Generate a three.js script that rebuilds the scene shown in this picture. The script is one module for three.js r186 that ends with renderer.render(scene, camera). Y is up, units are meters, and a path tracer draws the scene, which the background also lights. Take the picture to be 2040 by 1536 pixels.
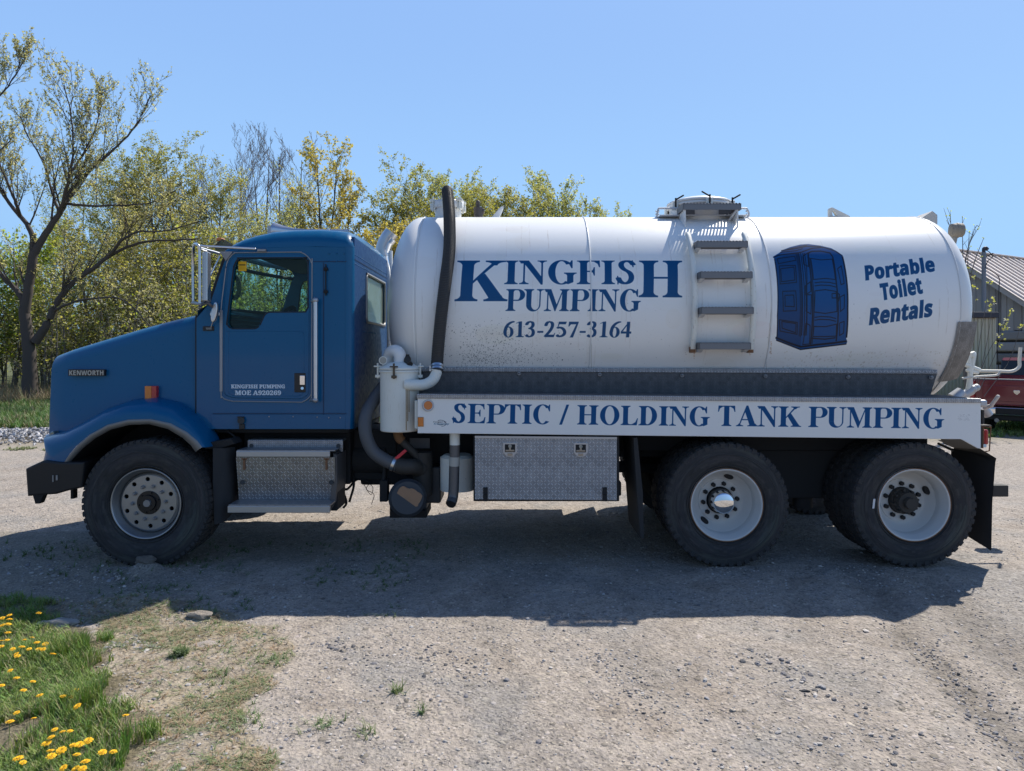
import * as THREE from 'three';
import { mergeGeometries, toCreasedNormals } from 'three/addons/utils/BufferGeometryUtils.js';
import { RoundedBoxGeometry } from 'three/addons/geometries/RoundedBoxGeometry.js';
import { ImprovedNoise } from 'three/addons/math/ImprovedNoise.js';

// ---------------------------------------------------------------- camera, sky, sun, exposure
const scene = new THREE.Scene();
const F = 1400, CD = 5.983, CH = 1.838, HY = 700;           // focal length in photo pixels, distance to the truck's near side, eye height, horizon row
const camera = new THREE.PerspectiveCamera(2 * Math.atan(768 / F) * 180 / Math.PI, 2040 / 1536, 0.1, 2000);
camera.position.set(0, CH, CD);
camera.setViewOffset(2040, 1536, 0, 68, 2040, 1536);         // lens shift: the photograph's uprights stay upright
camera.updateProjectionMatrix();
const renderer = new THREE.WebGLRenderer({ antialias: true });
renderer.toneMapping = THREE.LinearToneMapping;
renderer.toneMappingExposure = 1.26;
renderer.shadowMap.enabled = true;

const SUN = new THREE.Vector3(0.5, 1, -0.56).normalize();
const sun = new THREE.DirectionalLight(new THREE.Color().setRGB(1, 0.94, 0.85), 5.0);
sun.position.copy(SUN).multiplyScalar(60); sun.castShadow = true; sun.shadow.radius = 1;
sun.shadow.mapSize.set(4096, 4096);
Object.assign(sun.shadow.camera, { left: -30, right: 30, top: 30, bottom: -30, near: 1, far: 160 });
scene.add(sun, sun.target);
{ // clear spring sky: pale towards the horizon, deeper overhead, brighter on the sun's side
  const W = 512, Hh = 256, data = new Float32Array(W * Hh * 4), d = new THREE.Vector3(), S = THREE.MathUtils.smoothstep, L = THREE.MathUtils.lerp;
  const low = [0.345, 0.60, 0.955], mid = [0.275, 0.475, 0.865], zen = [0.055, 0.13, 0.35];
  for (let j = 0; j < Hh; j++) for (let i = 0; i < W; i++) {
    const el = ((j + 0.5) / Hh - 0.5) * Math.PI, az = ((i + 0.5) / W - 0.5) * 2 * Math.PI;
    d.set(Math.cos(az) * Math.cos(el), Math.sin(el), Math.sin(az) * Math.cos(el));
    const g = d.dot(SUN), s = Math.max(0, d.y), ph = 0.48 + 0.38 * S(g, -0.5, 0.45) , halo = 0.25 * Math.pow(Math.max(0, g), 24) + 0.06 * Math.pow(Math.max(0, g), 5);
    const a = S(s, 0.12, 0.46), b = S(s, 0.45, 0.8), o = (j * W + i) * 4;
    for (let c = 0; c < 3; c++) data[o + c] = L(L(low[c], mid[c], a), zen[c], b) * ph + halo * [1, 0.97, 0.9][c];
    data[o + 3] = 1;
  }
  const t = new THREE.DataTexture(data, W, Hh, THREE.RGBAFormat, THREE.FloatType);
  t.mapping = THREE.EquirectangularReflectionMapping; t.magFilter = t.minFilter = THREE.LinearFilter; t.wrapS = THREE.RepeatWrapping; t.needsUpdate = true;
  scene.background = t; scene.environment = t;
}

// ---------------------------------------------------------------- helpers
const V = (x, y, z) => new THREE.Vector3(x, y, z);
const PX = (px, z) => (px - 1020) / F * (CD - z), PY = (py, z) => CH - (py - HY) / F * (CD - z);
const PP = (px, py, z) => V(PX(px, z), PY(py, z), z);
const GP = (px, py, h = 0) => { const d = F * (CH - h) / (py - HY); return V((px - 1020) * d / F, h, CD - d); };
function rng(seed) { let a = seed >>> 0; return () => { a = (a + 0x6d2b79f5) | 0; let t = Math.imul(a ^ (a >>> 15), 1 | a); t = (t + Math.imul(t ^ (t >>> 7), 61 | t)) ^ t; return ((t ^ (t >>> 14)) >>> 0) / 4294967296; }; }
const per = new ImprovedNoise(), noise = (x, y, z = 0.37) => per.noise(x, y, z);
const fbm = (x, y, z = 0.37) => noise(x, y, z) + 0.5 * noise(x * 2.03, y * 2.03, z + 5) + 0.25 * noise(x * 4.1, y * 4.1, z + 9);
const used = new Map();
const numbered = (n) => { const k = used.get(n) ?? 0; used.set(n, k + 1); return k ? n + '_' + String(k).padStart(3, '0') : n; };
function tag(o, label, category, group, kind) { if (label) o.userData.label = label; if (category) o.userData.category = category; if (group) o.userData.group = group; if (kind) o.userData.kind = kind; return o; }
function shade(o) { o.traverse((m) => { if (m.isMesh) { m.castShadow = true; m.receiveShadow = true; } }); return o; }
function thing(name, label, category, at, group) { const o = new THREE.Group(); o.name = numbered(name); o.position.copy(at); scene.add(o); return tag(o, label, category, group); }
function clean(list) {
  return list.flat(9).map((g) => {
    let n = g.index ? g.toNonIndexed() : g;
    for (const k of Object.keys(n.attributes)) if (!['position', 'normal', 'uv'].includes(k)) n.deleteAttribute(k);
    if (!n.attributes.uv) n.setAttribute('uv', new THREE.BufferAttribute(new Float32Array(n.attributes.position.count * 2), 2));
    if (!n.attributes.normal) n.computeVertexNormals();
    n.morphAttributes = {}; return n;
  });
}
// one named mesh; geometry is given in world coordinates and moved into its parent's frame
function obj(name, list, material, parent, label) {
  const g = clean([list]), geo = g.length > 1 ? mergeGeometries(g, false) : g[0];
  const m = new THREE.Mesh(geo, material); m.name = parent && parent !== scene ? name : numbered(name);
  if (parent && parent !== scene) { let o = V(0, 0, 0); for (let p = parent; p && p !== scene; p = p.parent) o.add(p.position); if (!parent.userData.local) geo.translate(-o.x, -o.y, -o.z); }
  (parent ?? scene).add(m); if (label) m.userData.label = label;
  return m;
}
function sub(name, parent, label) { const g = new THREE.Group(); g.name = name; parent.add(g); if (label) g.userData.label = label; if (parent.userData.local) g.userData.local = true; return g; }
const box = (x0, x1, y0, y1, z0, z1, r = 0.006) => { const w = Math.abs(x1 - x0), h = Math.abs(y1 - y0), d = Math.abs(z1 - z0), rr = Math.min(r, w * 0.45, h * 0.45, d * 0.45); const g = new RoundedBoxGeometry(w, h, d, 2, rr); boxUV(g); return g.translate((x0 + x1) / 2, (y0 + y1) / 2, (z0 + z1) / 2); };
function boxUV(g) { // uv in metres by the face's main direction
  const p = g.attributes.position, n = g.attributes.normal, uv = new Float32Array(p.count * 2);
  for (let i = 0; i < p.count; i++) {
    const ax = Math.abs(n.getX(i)), ay = Math.abs(n.getY(i)), az = Math.abs(n.getZ(i));
    if (az >= ax && az >= ay) { uv[2 * i] = p.getX(i); uv[2 * i + 1] = p.getY(i); } else if (ay >= ax) { uv[2 * i] = p.getX(i); uv[2 * i + 1] = p.getZ(i); } else { uv[2 * i] = p.getZ(i); uv[2 * i + 1] = p.getY(i); }
  }
  g.setAttribute('uv', new THREE.BufferAttribute(uv, 2)); return g;
}
// a box whose front face fills the given photo rectangle when it stands at depth z0
const pbox = (a, b, c, d, z0, z1, r) => box(PX(a, z0), PX(c, z0), PY(b, z0), PY(d, z0), z0, z1, r);
function cyl(p, q, r0, r1 = r0, seg = 20, open = false) {
  const d = q.clone().sub(p), g = new THREE.CylinderGeometry(r1, r0, d.length(), seg, 1, open);
  g.applyQuaternion(new THREE.Quaternion().setFromUnitVectors(V(0, 1, 0), d.clone().normalize())); return g.translate((p.x + q.x) / 2, (p.y + q.y) / 2, (p.z + q.z) / 2);
}
const ball = (p, r, s = 14) => new THREE.SphereGeometry(r, s, Math.max(6, s * 0.7 | 0)).translate(p.x, p.y, p.z);
const tube = (pts, r, seg = 40, rad = 12, closed = false) => new THREE.TubeGeometry(new THREE.CatmullRomCurve3(pts, closed, 'catmullrom', 0.5), seg, r, rad, closed);
const capTube = (pts, r, seg, rad) => [tube(pts, r, seg, rad), ball(pts[0], r, 10), ball(pts.at(-1), r, 10)];
function rod(pts, r, rad = 10) { const l = []; for (let i = 1; i < pts.length; i++) l.push(cyl(pts[i - 1], pts[i], r, r, rad)); for (const p of pts) l.push(ball(p, r, rad)); return l; }
function loft(rows, flip = false, uvs = 1) { // rows of equally many points
  const n = rows[0].length, pos = [], uv = [], idx = [];
  rows.forEach((row) => { let acc = 0; row.forEach((p, i) => { if (i) acc += p.distanceTo(row[i - 1]); pos.push(p.x, p.y, p.z); uv.push(p.x * uvs, acc * uvs); }); });
  for (let j = 0; j + 1 < rows.length; j++) for (let i = 0; i + 1 < n; i++) { const a = j * n + i, b = a + 1, c = a + n, d = c + 1; flip ? idx.push(a, c, b, b, c, d) : idx.push(a, b, c, b, d, c); }
  const g = new THREE.BufferGeometry(); g.setAttribute('position', new THREE.Float32BufferAttribute(pos, 3)); g.setAttribute('uv', new THREE.Float32BufferAttribute(uv, 2)); g.setIndex(idx); g.computeVertexNormals(); return g;
}
const shapeOf = (pts) => { const s = new THREE.Shape(); pts.forEach((p, i) => (i ? s.lineTo(p[0], p[1]) : s.moveTo(p[0], p[1]))); return s; };
function roundPts(pts, r, n = 5) { // rounded polygon corners
  const out = [], N = pts.length;
  for (let i = 0; i < N; i++) {
    const p = new THREE.Vector2(...pts[i]), a = new THREE.Vector2(...pts[(i + N - 1) % N]).sub(p), b = new THREE.Vector2(...pts[(i + 1) % N]).sub(p), rr = Math.min(r, a.length() * 0.45, b.length() * 0.45);
    a.normalize().multiplyScalar(rr).add(p); b.normalize().multiplyScalar(rr).add(p);
    for (let k = 0; k <= n; k++) { const t = k / n, u = 1 - t; out.push([u * u * a.x + 2 * u * t * p.x + t * t * b.x, u * u * a.y + 2 * u * t * p.y + t * t * b.y]); }
  }
  return out;
}
// extrude an outline (x, y) from depth zb (back) to zf (front)
function extr(pts, zb, zf, bevel = 0.004, holes = []) {
  const s = shapeOf(pts); for (const h of holes) s.holes.push(new THREE.Path(h.map((p) => new THREE.Vector2(p[0], p[1]))));
  const b = Math.min(bevel, (zf - zb) * 0.4), g = new THREE.ExtrudeGeometry(s, { depth: zf - zb - 2 * b, bevelEnabled: b > 0, bevelSize: b, bevelOffset: -b, bevelThickness: b, bevelSegments: 2, curveSegments: 10 });
  return g.translate(0, 0, zb + b);
}
const pxy = (z, list) => list.map(([a, b]) => [PX(a, z), PY(b, z)]);
const circle = (x, y, r, n = 24) => Array.from({ length: n }, (_, i) => [x + r * Math.cos(i / n * 2 * Math.PI), y + r * Math.sin(i / n * 2 * Math.PI)]);
const ellipse = (x, y, rx, ry, rot, n = 20) => Array.from({ length: n }, (_, i) => { const a = i / n * 2 * Math.PI, c = rx * Math.cos(a), s = ry * Math.sin(a); return [x + c * Math.cos(rot) - s * Math.sin(rot), y + c * Math.sin(rot) + s * Math.cos(rot)]; });
const lathe = (prof, seg = 48) => new THREE.LatheGeometry(prof.map(([r, z]) => new THREE.Vector2(r, z)), seg).rotateX(Math.PI / 2); // axis along z
// ---------------------------------------------------------------- materials and textures
const col = (r, g, b) => new THREE.Color().setRGB(r, g, b);
const std = (c, rough = 0.6, metal = 0, extra = {}) => new THREE.MeshStandardMaterial({ color: col(...c), roughness: rough, metalness: metal, ...extra });
function dataTex(w, h, f, srgb = false) {
  const d = new Uint8Array(w * h * 4), c = [0, 0, 0];
  for (let y = 0; y < h; y++) for (let x = 0; x < w; x++) { f(x, y, c); const o = (y * w + x) * 4; d[o] = c[0] < 0 ? 0 : c[0] > 255 ? 255 : c[0]; d[o + 1] = c[1] < 0 ? 0 : c[1] > 255 ? 255 : c[1]; d[o + 2] = c[2] < 0 ? 0 : c[2] > 255 ? 255 : c[2]; d[o + 3] = 255; }
  const t = new THREE.DataTexture(d, w, h); t.wrapS = t.wrapT = THREE.RepeatWrapping; t.magFilter = THREE.LinearFilter; t.minFilter = THREE.LinearMipmapLinearFilter; t.generateMipmaps = true; if (srgb) t.colorSpace = THREE.SRGBColorSpace; t.needsUpdate = true; return t;
}
function canvasTex(w, h, draw, srgb = true) {
  const c = document.createElement('canvas'); c.width = w; c.height = h; draw(c.getContext('2d'), w, h);
  const t = new THREE.CanvasTexture(c); if (srgb) t.colorSpace = THREE.SRGBColorSpace; t.magFilter = THREE.LinearFilter; t.anisotropy = 8; return t;
}
// tiling value noise for textures
function tileNoise(size, cells, seed) {
  const r = rng(seed), g = new Float32Array(cells * cells).map(() => r()), out = new Float32Array(size * size);
  for (let y = 0; y < size; y++) for (let x = 0; x < size; x++) {
    const fx = x / size * cells, fy = y / size * cells, ix = Math.floor(fx), iy = Math.floor(fy), u = fx - ix, v = fy - iy, su = u * u * (3 - 2 * u), sv = v * v * (3 - 2 * v), a = ix % cells, b = (ix + 1) % cells, c = iy % cells, d = (iy + 1) % cells;
    out[y * size + x] = (g[c * cells + a] * (1 - su) + g[c * cells + b] * su) * (1 - sv) + (g[d * cells + a] * (1 - su) + g[d * cells + b] * su) * sv;
  }
  return out;
}
// ---------------------------------------------------------------- ground
const inPoly = (x, z, poly) => { let c = false; for (let i = 0, j = poly.length - 1; i < poly.length; j = i++) { const a = poly[i], b = poly[j]; if ((a.z > z) !== (b.z > z) && x < (b.x - a.x) * (z - a.z) / (b.z - a.z) + a.x) c = !c; } return c; };
const gpoly = (l, extra = []) => l.map(([a, b]) => GP(a, b)).concat(extra.map(([x, z]) => V(x, 0, z)));
const LAWN = gpoly([[0, 1192], [60, 1190], [110, 1196], [150, 1250], [205, 1262], [212, 1330], [200, 1350], [238, 1345], [215, 1400], [245, 1420], [292, 1425], [300, 1480], [262, 1536], [240, 1700]], [[-1.6, 4.6], [-7, 5.2], [-7, 1.0]]);
const THIN = gpoly([[100, 1200], [285, 1198], [460, 1222], [590, 1275], [560, 1350], [470, 1440], [560, 1536], [500, 1700], [240, 1700], [262, 1536], [300, 1480], [290, 1425], [210, 1340], [205, 1262]]);
const gauss = (x, z, cx, cz, sx, sz = sx) => Math.exp(-(((x - cx) / sx) ** 2) - (((z - cz) / sz) ** 2));
const MOUND = GP(300, 1200), HUMP = GP(395, 1232), CLOD = GP(285, 1137);
const rutX = (z) => 2.62 - 0.2 * (z - 1.3) + 0.03 * Math.sin(z * 3);
function rut(x, z) { // tyre ruts that run from the lot's back towards the camera, right of the picture
  if (z < -0.1) return 0;
  const f = Math.min(1, (z + 0.1) / 0.6), d = x - rutX(z);
  return f * (gauss(d, 0, 0, 0, 0.13, 1) + 0.9 * gauss(d, 0, 0.5, 0, 0.17, 1) + 0.35 * gauss(d, 0, -0.62, 0, 0.12, 1));
}
function gh(x, z) {
  const near = Math.min(1, Math.max(0, (4 - Math.abs(z - 2)) / 2));
  let h = 0.016 * fbm(x * 0.7, z * 0.7) * (0.5 + 0.5 * near) + 0.006 * noise(x * 4.2, z * 4.2) + 0.004 * noise(x * 11, z * 11) + 0.0035 * noise(x * 27, z * 27);
  h += 0.06 * gauss(x, z, MOUND.x, MOUND.z, 0.33, 0.16) + 0.045 * gauss(x, z, HUMP.x, HUMP.z, 0.16, 0.1) + 0.075 * gauss(x, z, CLOD.x, CLOD.z - 0.05, 0.12, 0.09) + 0.03 * gauss(x, z, -3.9, 1.2, 0.7, 0.4);
  const r = rut(x, z); h += -0.03 * r + 0.012 * r * noise(x * 18, z * 22);
  if (z < -18) h += (-18 - z) * 0.012;
  return h - 0.008;
}
const SZ = 1024, grav = new Float32Array(SZ * SZ), gtone = new Float32Array(SZ * SZ * 3);
{
  const n1 = tileNoise(SZ, 16, 3), n2 = tileNoise(SZ, 64, 4), n3 = tileNoise(SZ, 200, 5), r = rng(77);
  for (let i = 0; i < SZ * SZ; i++) { const w = r(), b = 0.76 + 0.13 * (n1[i] - 0.5) + 0.22 * (n2[i] - 0.5) + 0.30 * (n3[i] - 0.5) + 0.26 * (w - 0.5); grav[i] = 0.25 + 0.35 * n2[i] + 0.3 * n3[i] + 0.15 * w; gtone[3 * i] = b; gtone[3 * i + 1] = b * (0.99 - 0.02 * n1[i]); gtone[3 * i + 2] = b * (0.97 - 0.05 * n1[i]); }
  for (let k = 0; k < 22000; k++) { // pebbles pressed into the surface
    const big = r() < 0.025, rad = big ? 4 + r() * 4.5 : 1.1 + r() * 2.2, cx = r() * SZ, cy = r() * SZ, el = 0.55 + r() * 0.5, an = r() * 3.14, ca = Math.cos(an), sa = Math.sin(an), pale = r(), tone = pale < 0.34 ? 0.36 + r() * 0.2 : pale < 0.8 ? 0.66 + r() * 0.26 : 0.95 + r() * 0.22, blue = r() < 0.4 ? 1.04 : 0.95, R = Math.ceil(rad);
    for (let y = -R; y <= R; y++) for (let x = -R; x <= R; x++) {
      const u = (x * ca + y * sa) / rad, v = (-x * sa + y * ca) / (rad * el), q = u * u + v * v; if (q > 1) continue;
      const i = ((Math.floor(cy + y + SZ) % SZ) * SZ + (Math.floor(cx + x + SZ) % SZ));
      grav[i] = Math.max(grav[i], 0.45 + 0.5 * Math.sqrt(1 - q) * Math.min(1, rad / 5)); gtone[3 * i] = tone; gtone[3 * i + 1] = tone * 0.99; gtone[3 * i + 2] = tone * 0.97 * blue;
    }
  }
}
const gravelMap = dataTex(SZ, SZ, (x, y, c) => { const i = y * SZ + x; for (let k = 0; k < 3; k++) c[k] = 255 * Math.pow(Math.min(1, gtone[3 * i + k] * 0.86), 1 / 2.2); }, true);
const gravelBump = dataTex(SZ, SZ, (x, y, c) => { c[0] = c[1] = c[2] = 255 * Math.min(1, grav[y * SZ + x]); });
function groundColour(x, z, c) {
  const n = fbm(x * 0.55 + 3, z * 0.55), m = fbm(x * 1.7, z * 1.7 + 8), q = noise(x * 5.5, z * 5.5 + 3);
  let r = 0.465, g = 0.415, b = 0.37;                                             // dusty buff gravel
  const mixTo = (t, R, G, B) => { t = Math.min(1, Math.max(0, t)); r += (R - r) * t; g += (G - g) * t; b += (B - b) * t; };
  mixTo(0.7 * THREE.MathUtils.smoothstep(m + 0.4 * n, 0.05, 0.6), 0.37, 0.355, 0.34);   // greyer stone
  mixTo(0.5 * THREE.MathUtils.smoothstep(-m + 0.5 * q, 0.2, 0.65), 0.33, 0.275, 0.225);   // bare dirt
  mixTo(0.8 * rut(x, z) * (0.75 + 0.6 * q), 0.225, 0.2, 0.17);
  if (z > 0.3) { const t1 = x - 1.1 - 0.28 * (z - 1.4) + 0.05 * Math.sin(z * 2.2), t2 = x + 0.2 - 0.22 * (z - 1.4); mixTo((0.5 * gauss(t1, 0, 0, 0, 0.16, 1) + 0.42 * gauss(t2, 0, 0, 0, 0.2, 1)) * (0.45 + 0.9 * q + 0.7 * m), 0.275, 0.25, 0.225); }                          // damp, dark rut soil
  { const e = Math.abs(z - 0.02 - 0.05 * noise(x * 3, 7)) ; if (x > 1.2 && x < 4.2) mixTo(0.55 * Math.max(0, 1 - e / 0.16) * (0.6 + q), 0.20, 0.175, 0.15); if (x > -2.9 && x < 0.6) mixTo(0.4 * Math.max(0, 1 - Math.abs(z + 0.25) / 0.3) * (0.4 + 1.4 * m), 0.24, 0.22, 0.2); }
  if (x > 3.4 && z < -0.5) mixTo(gauss(x, z, 4.15, -1.6, 0.5, 0.5) * (0.6 + 0.6 * q), 0.62, 0.61, 0.6);
  if (z > -0.1) mixTo(0.55 * THREE.MathUtils.smoothstep(noise(x * 2.4 + 9, z * 0.9), 0.15, 0.6), 0.31, 0.285, 0.26);
  const u = x + 0.12 * noise(x * 6, z * 6), w = z + 0.12 * noise(x * 6 + 40, z * 6);
  if (inPoly(u, w, THIN)) mixTo(0.5 + 0.35 * m, 0.40, 0.33, 0.20);
  if (inPoly(u, w, LAWN)) mixTo(0.85, 0.17, 0.145, 0.08);
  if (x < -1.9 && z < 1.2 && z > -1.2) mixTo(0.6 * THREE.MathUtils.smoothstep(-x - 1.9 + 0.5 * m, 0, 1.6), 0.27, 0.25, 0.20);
  if (z < -6.6) { // lot's far edge: weeds, then grass
    const edge = x < 2 ? -7.0 : -8.6; mixTo(THREE.MathUtils.smoothstep(edge - z + 0.5 * n, 0.0, 0.5), 0.40, 0.36, 0.29);
    mixTo(THREE.MathUtils.smoothstep((x < 2 ? -10.6 : -9.2) - z + 0.7 * n, 0, 0.9), 0.13, 0.15, 0.055);
  }
  c[0] = r; c[1] = g; c[2] = b;
}
const groundMat = new THREE.MeshStandardMaterial({ map: gravelMap, bumpMap: gravelBump, bumpScale: 0.022, roughness: 0.96, vertexColors: true });
{
  const axis = (dense0, dense1, step, lo, hi) => { const a = []; for (let v = dense0; v <= dense1 + 1e-6; v += step) a.push(v); let s = step, v = dense1; while (v < hi) { s *= 1.22; v += s; a.push(v); } s = step; v = dense0; while (v > lo) { s *= 1.22; v -= s; a.unshift(v); } return a; };
  const xs = axis(-5.6, 5.6, 0.032, -700, 700), zs = axis(-2.6, 4.0, 0.028, -900, 300), nx = xs.length, nz = zs.length, pos = new Float32Array(nx * nz * 3), uv = new Float32Array(nx * nz * 2), cl = new Float32Array(nx * nz * 3), idx = [], c = [0, 0, 0];
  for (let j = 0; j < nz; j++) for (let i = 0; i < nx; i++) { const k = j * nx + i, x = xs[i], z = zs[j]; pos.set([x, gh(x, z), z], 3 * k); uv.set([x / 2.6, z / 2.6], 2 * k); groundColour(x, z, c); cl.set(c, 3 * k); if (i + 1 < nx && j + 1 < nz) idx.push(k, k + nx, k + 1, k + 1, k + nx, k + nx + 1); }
  const g = new THREE.BufferGeometry(); g.setAttribute('position', new THREE.BufferAttribute(pos, 3)); g.setAttribute('uv', new THREE.BufferAttribute(uv, 2)); g.setAttribute('color', new THREE.BufferAttribute(cl, 3)); g.setIndex(idx); g.computeVertexNormals();
  const m = new THREE.Mesh(g, groundMat); m.name = 'ground'; m.receiveShadow = true; scene.add(m); tag(m, 'dusty grey and buff gravel lot the tanker truck stands on', 'gravel lot', null, 'structure');
}
// loose stones
function pebbleGeo(seed, n = 1) { const r = rng(seed), g = new THREE.IcosahedronGeometry(1, n), p = g.attributes.position, v = V(0, 0, 0); const k = [r() * 9, r() * 9]; for (let i = 0; i < p.count; i++) { v.fromBufferAttribute(p, i); const s = 1 + 0.42 * noise(v.x * 1.3 + k[0], v.y * 1.3 + k[1], v.z * 1.3); p.setXYZ(i, v.x * s, v.y * s * 0.62, v.z * s * 0.85); } g.computeVertexNormals(); return toCreasedNormals(g, 0.5); }
const M4 = new THREE.Matrix4(), Q4 = new THREE.Quaternion(), E3 = new THREE.Euler();
function scatter(name, geo, mat, list, label, category) { // list of {p, s (number or Vector3), e (Euler array), c}
  const m = new THREE.InstancedMesh(geo, mat, list.length); m.name = numbered(name);
  list.forEach((o, i) => { Q4.setFromEuler(E3.set(...(o.e ?? [0, 0, 0]))); m.setMatrixAt(i, M4.compose(o.p, Q4, typeof o.s === 'number' ? V(o.s, o.s, o.s) : o.s)); if (o.c) m.setColorAt(i, col(...o.c)); });
  scene.add(m); m.castShadow = m.receiveShadow = true; return tag(m, label, category, null, 'stuff');
}
{
  const r = rng(11), small = [], T3 = [[0.40, 0.38, 0.36], [0.30, 0.295, 0.30], [0.50, 0.46, 0.42], [0.21, 0.20, 0.205], [0.44, 0.385, 0.32], [0.13, 0.125, 0.125]];
  const put = (x, z, s, dark) => { const t = dark ? T3[r() < 0.65 ? 3 : 5] : T3[Math.floor(r() * 5)], f = 0.72 + 0.36 * r(); small.push({ p: V(x, gh(x, z) + s * 0.18, z), s: V(s * (0.7 + 0.6 * r()), s * (0.6 + 0.5 * r()), s * (0.7 + 0.6 * r())), e: [r() * 0.8 - 0.4, r() * 6.28, r() * 0.8 - 0.4], c: t.map((v) => v * f) }); };
  for (let k = 0; k < 26000; k++) { const d = 2.3 + 6 * Math.pow(r(), 1.4), x = (r() * 2 - 1) * 0.80 * d, z = CD - d; if (inPoly(x, z, LAWN) && r() < 0.9) continue; const cl = fbm(x * 1.3 + 20, z * 1.3); if (r() > 0.45 + 0.8 * cl) continue; put(x, z, 0.0035 + 0.006 * Math.pow(r(), 2) + (r() < 0.025 ? 0.008 : 0)); }
  const drift = (list, n, sp, s0, s1, dark) => { for (let k = 0; k < n; k++) { const t = r() * (list.length - 1), i = Math.floor(t), f = t - i, a = GP(...list[i]), b = GP(...list[Math.min(i + 1, list.length - 1)]), x = a.x + (b.x - a.x) * f + (r() + r() - 1) * sp, z = a.z + (b.z - a.z) * f + (r() + r() - 1) * sp; put(x, z, s0 + (s1 - s0) * r() ** 3, dark && r() < 0.7); } };
  drift([[1480, 1300], [1560, 1320], [1620, 1365], [1720, 1410]], 90, 0.13, 0.006, 0.021, true);
  drift([[1820, 1265], [1880, 1330], [1935, 1410], [2030, 1500]], 260, 0.12, 0.004, 0.012, true);
  drift([[1760, 1230], [1850, 1290], [1960, 1360], [2040, 1440]], 140, 0.16, 0.004, 0.010, true);
  drift([[790, 1290], [900, 1310], [960, 1350]], 150, 0.22, 0.004, 0.014, true);
  drift([[1180, 1300], [1260, 1360], [1300, 1420]], 160, 0.2, 0.004, 0.012, true);
  drift([[640, 1270], [700, 1290], [760, 1320]], 80, 0.15, 0.004, 0.016, true);
  drift([[210, 1290], [265, 1275], [300, 1290]], 170, 0.08, 0.005, 0.015, false);
  drift([[60, 1128], [170, 1140], [270, 1145]], 140, 0.25, 0.006, 0.02, false);
  drift([[300, 1380], [400, 1420], [480, 1470], [560, 1500]], 180, 0.3, 0.003, 0.012, false);
  drift([[1560, 1480], [1700, 1490], [1800, 1460]], 130, 0.22, 0.004, 0.014, false);
  scatter('gravel', pebbleGeo(4, 1), std([1, 1, 1], 0.95), small, 'loose pebbles and grit strewn over the lot', 'gravel');
  // bank of crushed stone along the lot's far edge, seen ahead of the bumper, and the pale patch past the mud flap
  const bank = [];
  const crushed = (x, z, s) => { const t = r(), v = t < 0.3 ? 0.16 : t < 0.75 ? 0.34 : 0.55; bank.push({ p: V(x, gh(x, z) + 0.16 * gauss(z, 0, -9.3, 0, 0.9, 1) * (x < 0 ? 1 : 0) * (0.6 + 0.5 * noise(x * 0.9, z)) + s * 0.3, z), s: V(s, s * 0.7, s * (0.7 + 0.6 * r())), e: [r() * 3, r() * 6, r() * 3], c: [v, v * 0.98, v * 0.99] }); };
  for (let k = 0; k < 9000; k++) crushed(-13.5 + r() * 9.5, -9.3 + (r() + r() + r() - 1.5) * 1.1, 0.02 + 0.05 * r() * r());
  scatter('gravel', pebbleGeo(9, 0), std([1, 1, 1], 0.95), bank, 'low bank of crushed stone at the lot edge ahead of the truck', 'gravel');
}
// a few stones big enough to point at
function stone(at, s, c, label, seed) {
  const o = obj('stone', pebbleGeo(seed, 3).scale(s[0], s[1], s[2]), std(c, 0.95, 0, { bumpMap: gravelBump, bumpScale: 0.01 }), scene); o.position.set(at.x, gh(at.x, at.z) + s[1] * 0.05, at.z); return tag(o, label, 'stone');
}
stone(GP(118, 1243), [0.12, 0.05, 0.07], [0.45, 0.42, 0.39], 'flat pale stone lying in the grass below the front bumper', 21);
stone(GP(398, 1236), [0.085, 0.045, 0.05], [0.40, 0.35, 0.29], 'rounded rock at the shadow edge below the cab step', 22);
stone(GP(290, 1133), [0.085, 0.06, 0.06], [0.2, 0.17, 0.14], 'crumbly clod of earth against the front tyre', 23);
stone(GP(412, 1278), [0.075, 0.022, 0.05], [0.55, 0.48, 0.42], 'flat buff stone beside the lone grass tuft', 24);
stone(GP(1604, 1375), [0.028, 0.018, 0.014], [0.10, 0.10, 0.105], 'dark stone chip with a shadow, biggest of the trail on the gravel', 25);

// grass blades
function tuftGeo(seed, blades, lean, w) {
  const r = rng(seed), pos = [], nor = [], idx = [];
  for (let b = 0; b < blades; b++) {
    const a = r() * 6.283, h = 0.55 + 0.45 * r(), l = lean * (0.3 + r()), ox = (r() - 0.5) * 0.35, oz = (r() - 0.5) * 0.35, ww = w * (0.7 + 0.6 * r()), ca = Math.cos(a), sa = Math.sin(a), base = pos.length / 3;
    for (let k = 0; k < 3; k++) { const t = k / 2.6, q = t * t * l, ht = h * (t - 0.18 * t * t * l); for (const s of [-1, 1]) { pos.push(ox + ca * q - sa * s * ww * (1 - t * 0.75), ht, oz + sa * q + ca * s * ww * (1 - t * 0.75)); nor.push(-ca * 0.6, 0.75, -sa * 0.6); } }
    pos.push(ox + ca * l, h * (1 - 0.18 * l), oz + sa * l); nor.push(-ca * 0.6, 0.75, -sa * 0.6);
    idx.push(base, base + 1, base + 2, base + 1, base + 3, base + 2, base + 2, base + 3, base + 4, base + 3, base + 5, base + 4, base + 4, base + 5, base + 6);
  }
  const g = new THREE.BufferGeometry(); g.setAttribute('position', new THREE.Float32BufferAttribute(pos, 3)); g.setIndex(idx); g.computeVertexNormals(); return g;
}
const bladeMat = new THREE.MeshPhysicalMaterial({ color: 0xffffff, roughness: 0.75, side: THREE.DoubleSide, transmission: 0.4, thickness: 0 });
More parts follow.
